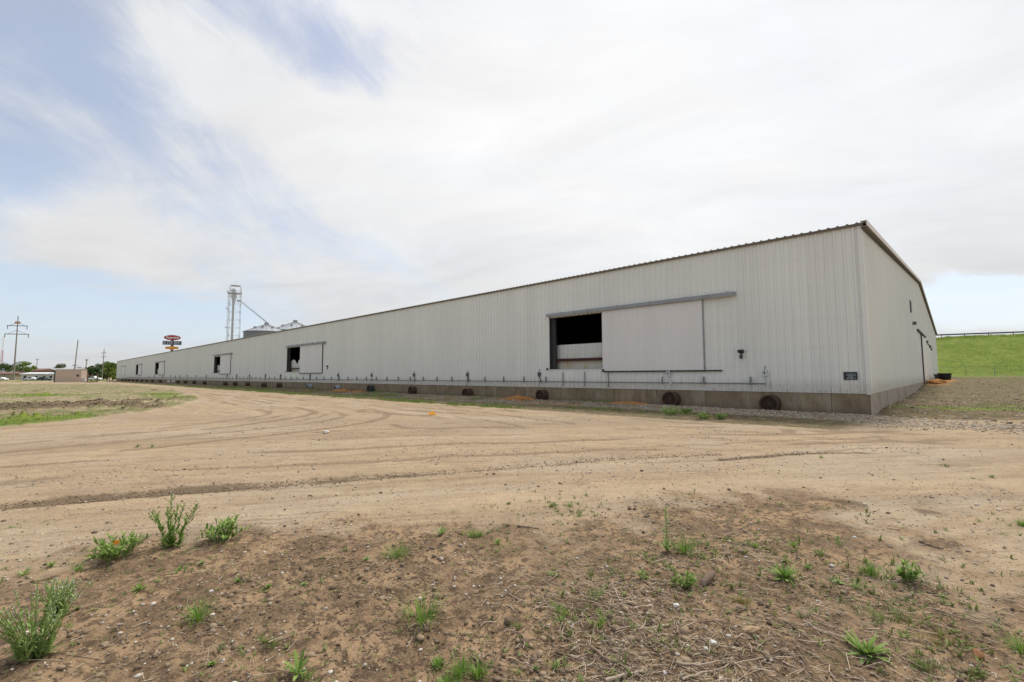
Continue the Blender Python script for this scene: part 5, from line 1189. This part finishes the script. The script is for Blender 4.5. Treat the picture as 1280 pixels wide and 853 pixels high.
# guyed lattice mast at the left edge
x, y, z = polepos(.5, 320); e = empty('radio_mast', (x, y, z), 0, 'red and white lattice mast at the left edge of the picture', 'mast')
for (zz0, zz1, mt) in ((0, 10, M_white), (10, 20, simple('mast_red', (.5, .10, .08), .6)), (20, 30, M_white)):
    b = MB()
    c3 = [(math.cos(a) * .6, math.sin(a) * .6) for a in (0, 2.094, 4.189)]
    for (cx, cy) in c3: b.tube((cx, cy, zz0), (cx, cy, zz1), .08, n=5)
    for zz in np.arange(zz0, zz1, 1.25):
        for k in range(3): b.tube((*c3[k], zz), (*c3[(k + 1) % 3], zz + 1.25), .05, n=4)
    b.build('lattice_section', mt, e)

# ------------------------------------------------------------------ low buildings far left, shed, car
def house(px0, px1, Z, h, depth, rh, wm, rm, lab, seed, name='low_building', flat=False):
    rn = random.Random(seed); xa, _ = P_(px0, Z); xb, _ = P_(px1, Z); cx = (xa + xb) / 2; w_ = (xb - xa) / 2; z = gz(cx, Z); e = empty(name, (cx, Z, z), 0, lab, 'building', 'low buildings on the left horizon')
    b = MB(); b.box(-w_, w_, 0, depth, -.3, h); b.build('wall', wm, e)
    b = MB()
    if flat: b.box(-w_ - .4, w_ + .4, -.4, depth + .4, h + .005, h + rh)
    else: b.add([(-w_ - .5, -.5, h), (w_ + .5, -.5, h), (w_ + .5, depth / 2, h + rh), (-w_ - .5, depth / 2, h + rh), (-w_ - .5, depth + .5, h), (w_ + .5, depth + .5, h), (-w_ - .5, -.5, h + .2), (w_ + .5, -.5, h + .2)], [(0, 1, 7, 6), (6, 7, 2, 3), (3, 2, 5, 4), (0, 6, 3, 4), (1, 5, 2, 7), (0, 4, 5, 1)])
    b.build('roof', rm, e)
    x = -w_ + 1.2; k = 0
    while x < w_ - 1.5:
        b = MB(); d_ = rn.random() < .25
        if d_: b.box(x, x + 1.1, -.03, .0, 0, 2.1); b.build('door', M_dark, e)
        else: b.box(x, x + 1.4, -.03, .0, 1.0, 2.1); f = b.build('window', M_white, e); c = MB(); c.box(x + .1, x + 1.3, -.05, -.031, 1.1, 2.0); c.build('pane', M_dark, f)
        x += rn.uniform(3, 5)
    return e
M_bw = simple('pale_wall', (.52, .52, .50), .8); M_br = simple('brown_roof', (.22, .13, .10), .8); M_gr = simple('pale_metal_roof', (.45, .45, .44), .5, .1); M_bt = simple('tan_wall', (.36, .30, .23), .8); M_rb = simple('red_brick_wall', (.25, .10, .07), .85)
house(26, 58, 200, 2.7, 8, .9, M_bw, simple('white_roof', (.66, .67, .68), .6), 'long low white building with white roof right of the pylon', 1)
house(58, 69, 196, 2.5, 6, .8, M_bw, M_gr, 'small pale building beside the dark bush tree', 2)
house(40, 50, 232, 4.6, 8, 1.2, M_rb, M_br, 'brown red house behind the long white building', 3)
house(50, 92, 240, 4.6, 10, 1.4, M_bt, M_gr, 'wide tan building with pale metal roof behind the others', 4)
house(92, 106, 225, 4.2, 8, 1.0, M_rb, M_gr, 'red brown building with pale roof behind the beige shed', 5)
house(-20, 16, 235, 3.0, 10, 1.2, M_bt, M_br, 'low tan building left of the pylon', 6)
# beige shed
x, y = P_(89, 132); z = gz(x, y); e = empty('shed', (x, y, z), math.radians(12), 'beige plank-sided box shed standing alone at the left end of the yard', 'shed')
M_beige = simple('beige_boards', (.50, .40, .32), .85, 0, .1, 3)
b = MB()
for k in range(9): b.box(-3.1, 3.1, -1.2, 1.2, .1 + k * .385, .1 + k * .385 + .375); b.box(-3.06, 3.06, -1.16, 1.16, .1 + k * .385 + .375, .1 + k * .385 + .385)
b.build('wall', M_beige, e)
b = MB(); b.box(-3.2, 3.2, -1.3, 1.3, 3.57, 3.66); b.build('roof', M_bt, e)
b = MB(); b.box(2.0, 2.6, -1.24, -1.20, 1.6, 2.2); b.build('vent', M_dark, e)
b = MB(); b.box(-3.35, -3.15, -1.25, -1.05, 0, 3.0); b.build('corner_post', M_dark, e)
b = MB(); b.box(3.1, 3.9, -.9, .3, 0, 1.2); b.build('step_box', M_bw, e)
for (px, h, lab) in ((109.5, 2.6, 'brown post right of the beige shed'), (121.8, 2.3, 'brown post farther right of the beige shed'), (137, 1.2, 'short pale post near the warehouse end')):
    x, y = P_(px, 130); e = empty('post', (x, y, gz(x, y)), 0, lab, 'post', 'posts beyond the yard'); b = MB(); b.tube((0, 0, -.2), (0, 0, h), .17, .15, 8); b.build('shaft', M_wood if px < 130 else M_bt, e); b = MB(); b.lathe((0, 0, h), (0, 0, 1), [(0, .19), (.1, .19), (.16, .001)], 8); b.build('cap', M_dark, e)
x, y = P_(114.5, 128); e = empty('soil_mound', (x, y, gz(x, y)), 0, 'low dark brown mound between the two brown posts', 'mound')
bm = bmesh.new(); bmesh.ops.create_icosphere(bm, subdivisions=3, radius=1)
for v in bm.verts: v.co = Vector((v.co.x * 1.9, v.co.y * .9, max(v.co.z, -.1) * .32 * (1 + .3 * math.sin(v.co.x * 6))))
me = bpy.data.meshes.new('heap'); bm.to_mesh(me); bm.free(); me.materials.append(simple('brown_heap', (.13, .07, .045), .95, 0, .2, 3, .4)); o = bpy.data.objects.new('heap', me); COL.objects.link(o); o.parent = e
def car(px, Z, rz, col, lab, truck=False):
    x, y = P_(px, Z); e = empty('parked_car' if not truck else 'pickup_truck', (x, y, gz(x, y)), rz, lab, 'car' if not truck else 'pickup', 'vehicles at the far left')
    M_c = simple('car_paint', col, .35, 0, .03, 3, 0, .5)
    prof = [(-2.3, .35), (-2.35, .8), (-2.1, .98), (-1.4, 1.02), (-.9, 1.45), (.55, 1.48), (1.15, 1.02), (2.1, .92), (2.3, .7), (2.3, .35)] if not truck else [(-2.7, .45), (-2.7, 1.05), (-.6, 1.08), (-.45, 1.75), (.7, 1.78), (1.25, 1.15), (2.5, 1.05), (2.65, .8), (2.65, .45)]
    n = len(prof); b = MB(); V = [(a, s_ * .88, c) for s_ in (-1, 1) for (a, c) in prof]; f = [tuple(range(n)), tuple(range(2 * n - 1, n - 1, -1))] + [(i, (i + 1) % n, n + (i + 1) % n, n + i) for i in range(n)]; b.add(V, f); b.build('body', M_c, e, False, .05)
    b = MB()
    for s_ in (-1, 1):
        if truck: b.box(-.35, .65, s_ * .89 - .01, s_ * .89 + .01, 1.2, 1.65)
        else: b.box(-.8, .5, s_ * .89 - .01, s_ * .89 + .01, 1.05, 1.38)
    b.build('window', M_dark, e)
    for wx in (-1.45, 1.45):
        for s_ in (-1, 1):
            b = MB(); b.tube((wx, s_ * .72, .34), (wx, s_ * .93, .34), .34, n=16); wl = b.build('wheel', M_dark, e); b = MB(); b.tube((wx, s_ * .931, .34), (wx, s_ * .945, .34), .19, n=12); b.build('rim', M_galv, wl)
    return e
car(117, 180, .1, (.75, .76, .78), 'white pickup parked behind the brown posts', True)
car(55, 188, .05, (.02, .02, .025), 'black car parked before the long white building')
car(40, 190, 0, (.62, .63, .66), 'silver car parked before the long white building')
car(2, 200, 0, (.75, .75, .74), 'white car at the left edge of the picture')

# ------------------------------------------------------------------ roadside sign tower
Zs = 235; x, y = P_(213, Zs); e = empty('pole_sign', (x, y, 0), math.radians(28), 'tall pole sign with red oval, dark board and orange plate above the warehouse roof', 'sign')
k_ = Zs / 578.
def zpx(py): return 1.6 + (470.2 - py) * k_
b = MB(); b.tube((-.0, .5, 0), (0, .5, zpx(420)), .7, .5, 12); b.build('pole', M_drumg, e, True)
def oval(name, mt, cz, a, c, y0, y1, pw=2.0):
    b = MB(); n = 40; V = []
    for yy in (y0, y1):
        for i in range(n):
            t = 2 * math.pi * i / n; ct, st_ = math.cos(t), math.sin(t); V.append((a * math.copysign(abs(ct) ** (2 / pw), ct), yy, cz + c * math.copysign(abs(st_) ** (2 / pw), st_)))
    b.add(V, [tuple(range(n)), tuple(range(2 * n - 1, n - 1, -1))] + [(i, (i + 1) % n, n + (i + 1) % n, n + i) for i in range(n)]); return b.build(name, mt, e)
M_red = simple('sign_red', (.34, .02, .04), .5, 0, .05); M_org = simple('sign_orange', (.60, .27, .03), .5, 0, .08); M_navy = simple('sign_board_dark', (.06, .085, .12), .5, 0, .1)
cz = zpx(422); rd = oval('red_oval', M_red, cz, 8.6 * k_, 3.2 * k_, -.3, .3)
def text(s, size, loc, mt, parent, name, rot=(math.pi / 2, 0, 0), sx=1, shear=0):
    cu = bpy.data.curves.new(name, 'FONT'); cu.body = s; cu.size = size; cu.align_x = 'CENTER'; cu.align_y = 'CENTER'; cu.extrude = .02; cu.shear = shear; cu.offset = .02 * size
    t = bpy.data.objects.new(name, cu); COL.objects.link(t); dg = bpy.context.evaluated_depsgraph_get(); me = bpy.data.meshes.new_from_object(t.evaluated_get(dg)); bpy.data.objects.remove(t)
    o = bpy.data.objects.new(name, me); COL.objects.link(o); me.materials.clear(); me.materials.append(mt); o.parent = parent; o.location = loc; o.rotation_euler = rot; o.scale = (sx, 1, 1); return o
text('Peterbilt', 1.55, (0, -.34, cz), M_white, rd, 'lettering', sx=1.0, shear=.2)
b = MB(); zb = zpx(428.6); b.box(-9.6 * k_, 9.6 * k_, -.28, .28, zb - 2.4 * k_, zb + 2.4 * k_); bd = b.build('board', M_navy, e)
b = MB(); rn = random.Random(4); M_pl = simple('pale_sign_letters', (.55, .57, .58), .6)
# five big pale letters, too small in the photo to read
for i, xc in enumerate((-2.9, -1.45, 0, 1.45, 2.9)):
    b.box(xc - .5, xc - .3, -.32, -.281, zb - .7, zb + .7)
    if i % 2: b.box(xc + .25, xc + .45, -.32, -.281, zb - .7, zb + .7)
    b.box(xc - .3, xc + (.45 if not i % 2 else .25), -.32, -.281, zb + .45, zb + .66)
    if i != 1: b.box(xc - .3, xc + .25, -.32, -.281, zb - .1, zb + .12)
    if i in (0, 3): b.box(xc - .3, xc + .25, -.32, -.281, zb - .7, zb - .48)
b.build('lettering', M_pl, bd)
zo = zpx(434.8); op = oval('orange_plate', M_org, zo, 6.8 * k_, 1.5 * k_, -.25, .25, 5); oval('orange_centre', M_org, zo, 3.2 * k_, 2.5 * k_, -.28, .28, 2.4)
b = MB()
for i in range(4): b.box(-1.0 + i * .55, -.7 + i * .55, -.32, -.29, zo - .3, zo + .3)
b.build('plate_mark', simple('pale_orange', (.75, .5, .2), .6), op)

# ------------------------------------------------------------------ grain leg tower and bins
Zt = 245; kt = Zt / 578.
x, y = P_(290, Zt); e = empty('grain_elevator_tower', (x, y, 0), math.radians(25), 'tall pale grain elevator leg with lattice frame and long spout behind the warehouse', 'tower')
ht = 1.6 + (470 - 366) * kt
b = MB(); b.box(-1.25, -.25, -.5, .5, 0, ht); b.build('leg_casing', M_tower, e)
for (sx, sy) in ((-1, -1), (1, -1), (1, 1), (-1, 1)):
    b = MB(); b.tube((sx * 2.7, sy * 2.4, 0), (sx * 2.5, sy * 2.2, ht + 4), .09, n=6); b.build('corner_leg', M_tower, e)
b = MB(); cs = [(-2.7, -2.4), (2.7, -2.4), (2.7, 2.4), (-2.7, 2.4)]
for k, zz in enumerate(np.arange(2, ht + 1, 4.2)):
    for i in range(4):
        p0, p1 = cs[i], cs[(i + 1) % 4]; b.tube((*p0, zz), (*p1, zz), .07, n=4); b.tube((*(p0 if k % 2 else p1), zz), (*(p1 if k % 2 else p0), zz + 4.2), .05, n=4)
b.build('bracing', M_tower, e)
b = MB(); b.lathe((-.85, -1.0, ht + 1.3), (0, 1, 0), [(0, .001), (0, 1.15), (2.0, 1.15), (2.0, .001)], 16); b.box(-1.8, .6, -.9, .9, ht - 2.0, ht); b.add([(-1.7, -.8, ht - 2.0), (.5, -.8, ht - 2.0), (.5, .8, ht - 2.0), (-1.7, .8, ht - 2.0), (-1.2, -.5, ht - 6), (-.2, -.5, ht - 6), (-.2, .5, ht - 6), (-1.2, .5, ht - 6)], [(0, 1, 5, 4), (1, 2, 6, 5), (2, 3, 7, 6), (3, 0, 4, 7)])
b.box(.8, 2.9, -.5, .5, ht - 4.4, ht - 3.3); b.build('head_section', M_galv, e)
b = MB(); b.box(-3.6, 2.8, -2.6, 2.6, ht - .2, ht - .05)
for (p0, p1) in (((-3.6, -2.6), (2.8, -2.6)), ((2.8, -2.6), (2.8, 2.6)), ((-3.6, 2.6), (2.8, 2.6)), ((-3.6, -2.6), (-3.6, 2.6))):
    for zz in (.5, 1.1): b.tube((*p0, ht + zz), (*p1, ht + zz), .05, n=4)
    for u in np.linspace(0, 1, 5): q = (p0[0] * (1 - u) + p1[0] * u, p0[1] * (1 - u) + p1[1] * u); b.tube((*q, ht), (*q, ht + 1.1), .05, n=4)
b.box(-2.2, 2.2, -2.2, 2.2, ht + 4.0, ht + 4.12); b.build('platform', M_tower, e)
b = MB(); b.tube((-3.4, 0, 4), (-3.4, 0, ht), .07, n=4); b.tube((-3.1, .4, 4), (-3.1, .4, ht), .07, n=4)
for zz in np.arange(4, ht, 1.2): b.tube((-3.4, 0, zz), (-3.1, .4, zz), .05, n=4)
for zz in (16, 27, 37): b.box(-4.0, -2.6, -.7, .7, zz, zz + .12); b.box(-4.0, -3.9, -.7, .7, zz, zz + 1)
b.build('ladder', M_tower, e)
b = MB(); b.tube((0, 0, ht + 4), (0, 0, ht + 8), .05, n=4); b.build('lightning_rod', M_tower, e)
TW = Vector((x, y, 0)); Rz = Matrix.Rotation(math.radians(25), 3, 'Z')
def grain_bin(px, Z, rpx, eave_py, peak_py, lab):
    x, y = P_(px, Z); k = Z / 578.; R = rpx * k; he = 1.6 + (470 - eave_py) * k; hp = 1.6 + (470 - peak_py) * k; e = empty('grain_bin', (x, y, 0), 0, lab, 'grain bin', 'grain bins behind the warehouse')
    b = MB(); prof = [(z, R + (.05 if i % 2 else 0)) for i, z in enumerate(np.linspace(0, he, 60))]; b.lathe((0, 0, 0), (0, 0, 1), prof, 48); b.build('shell', M_binw, e, True)
    b = MB(); b.lathe((0, 0, 0), (0, 0, 1), [(he - .1, R + .3), (he, R + .3), (hp - .5, 1.0), (hp, .95), (hp + .05, .001)], 48); rf_ = b.build('roof', M_galv, e)
    b = MB()
    for i in range(24):
        a = 2 * math.pi * i / 24; b.tube((math.cos(a) * R, math.sin(a) * R, he + .12), (math.cos(a) * 1.0, math.sin(a) * 1.0, hp - .35), .09, n=4)
    b.build('roof_rib', M_steel, rf_)
    b = MB()
    for i in range(8): a = 2 * math.pi * i / 8 + .2; q = .55; zz = he + (hp - he) * .45; b.box(math.cos(a) * R * q - .5, math.cos(a) * R * q + .5, math.sin(a) * R * q - .5, math.sin(a) * R * q + .5, zz - .6, zz + .7)
    b.build('roof_vent', M_steel, rf_)
    b = MB(); b.lathe((0, 0, 0), (0, 0, 1), [(hp, 1.1), (hp + .7, 1.1), (hp + .9, .001)], 16); b.build('hatch', M_steel, rf_)
    b = MB(); b.box(-.6, .6, -R * .5 - .1, -R * .5 + .0, he, he + .01)
    for zz, rr in ((he, R + .35),): 
        for i in range(36): a0, a1 = 2 * math.pi * i / 36, 2 * math.pi * (i + 1) / 36; b.tube((math.cos(a0) * rr, math.sin(a0) * rr, zz - .1), (math.cos(a1) * rr, math.sin(a1) * rr, zz - .1), .12, n=4, cap=False)
    b.build('eave_ring', M_steel, e)
    return (x, y, hp)
p1 = grain_bin(331, 245, 25, 415.5, 405, 'grain bin nearer the tower, with its spout ending on the roof')
p2 = grain_bin(367, 258, 28, 414.5, 402, 'second grain bin, right of the one the spout reaches')
a = TW + Rz @ Vector((2.6, 0, 0)); b = MB(); b.tube((a.x, a.y, ht - 4.2), (p1[0], p1[1], p1[2] + .8), .22, n=8)
b.tube((a.x, a.y, ht - 3.2), (p1[0] + .2, p1[1], p1[2] + 1.2), .06, n=4)
o = b.build('spout', M_steel); tag(o, 'long thin grain spout slanting from the tower down to the bins', 'pipe')
b = MB(); b.tube((TW.x, TW.y, 20.2), (p1[0], p1[1], 21.6), .10, n=5); o = b.build('catwalk_cable', M_tower); tag(o, 'thin level pipe running from the tower to the first grain bin', 'pipe')
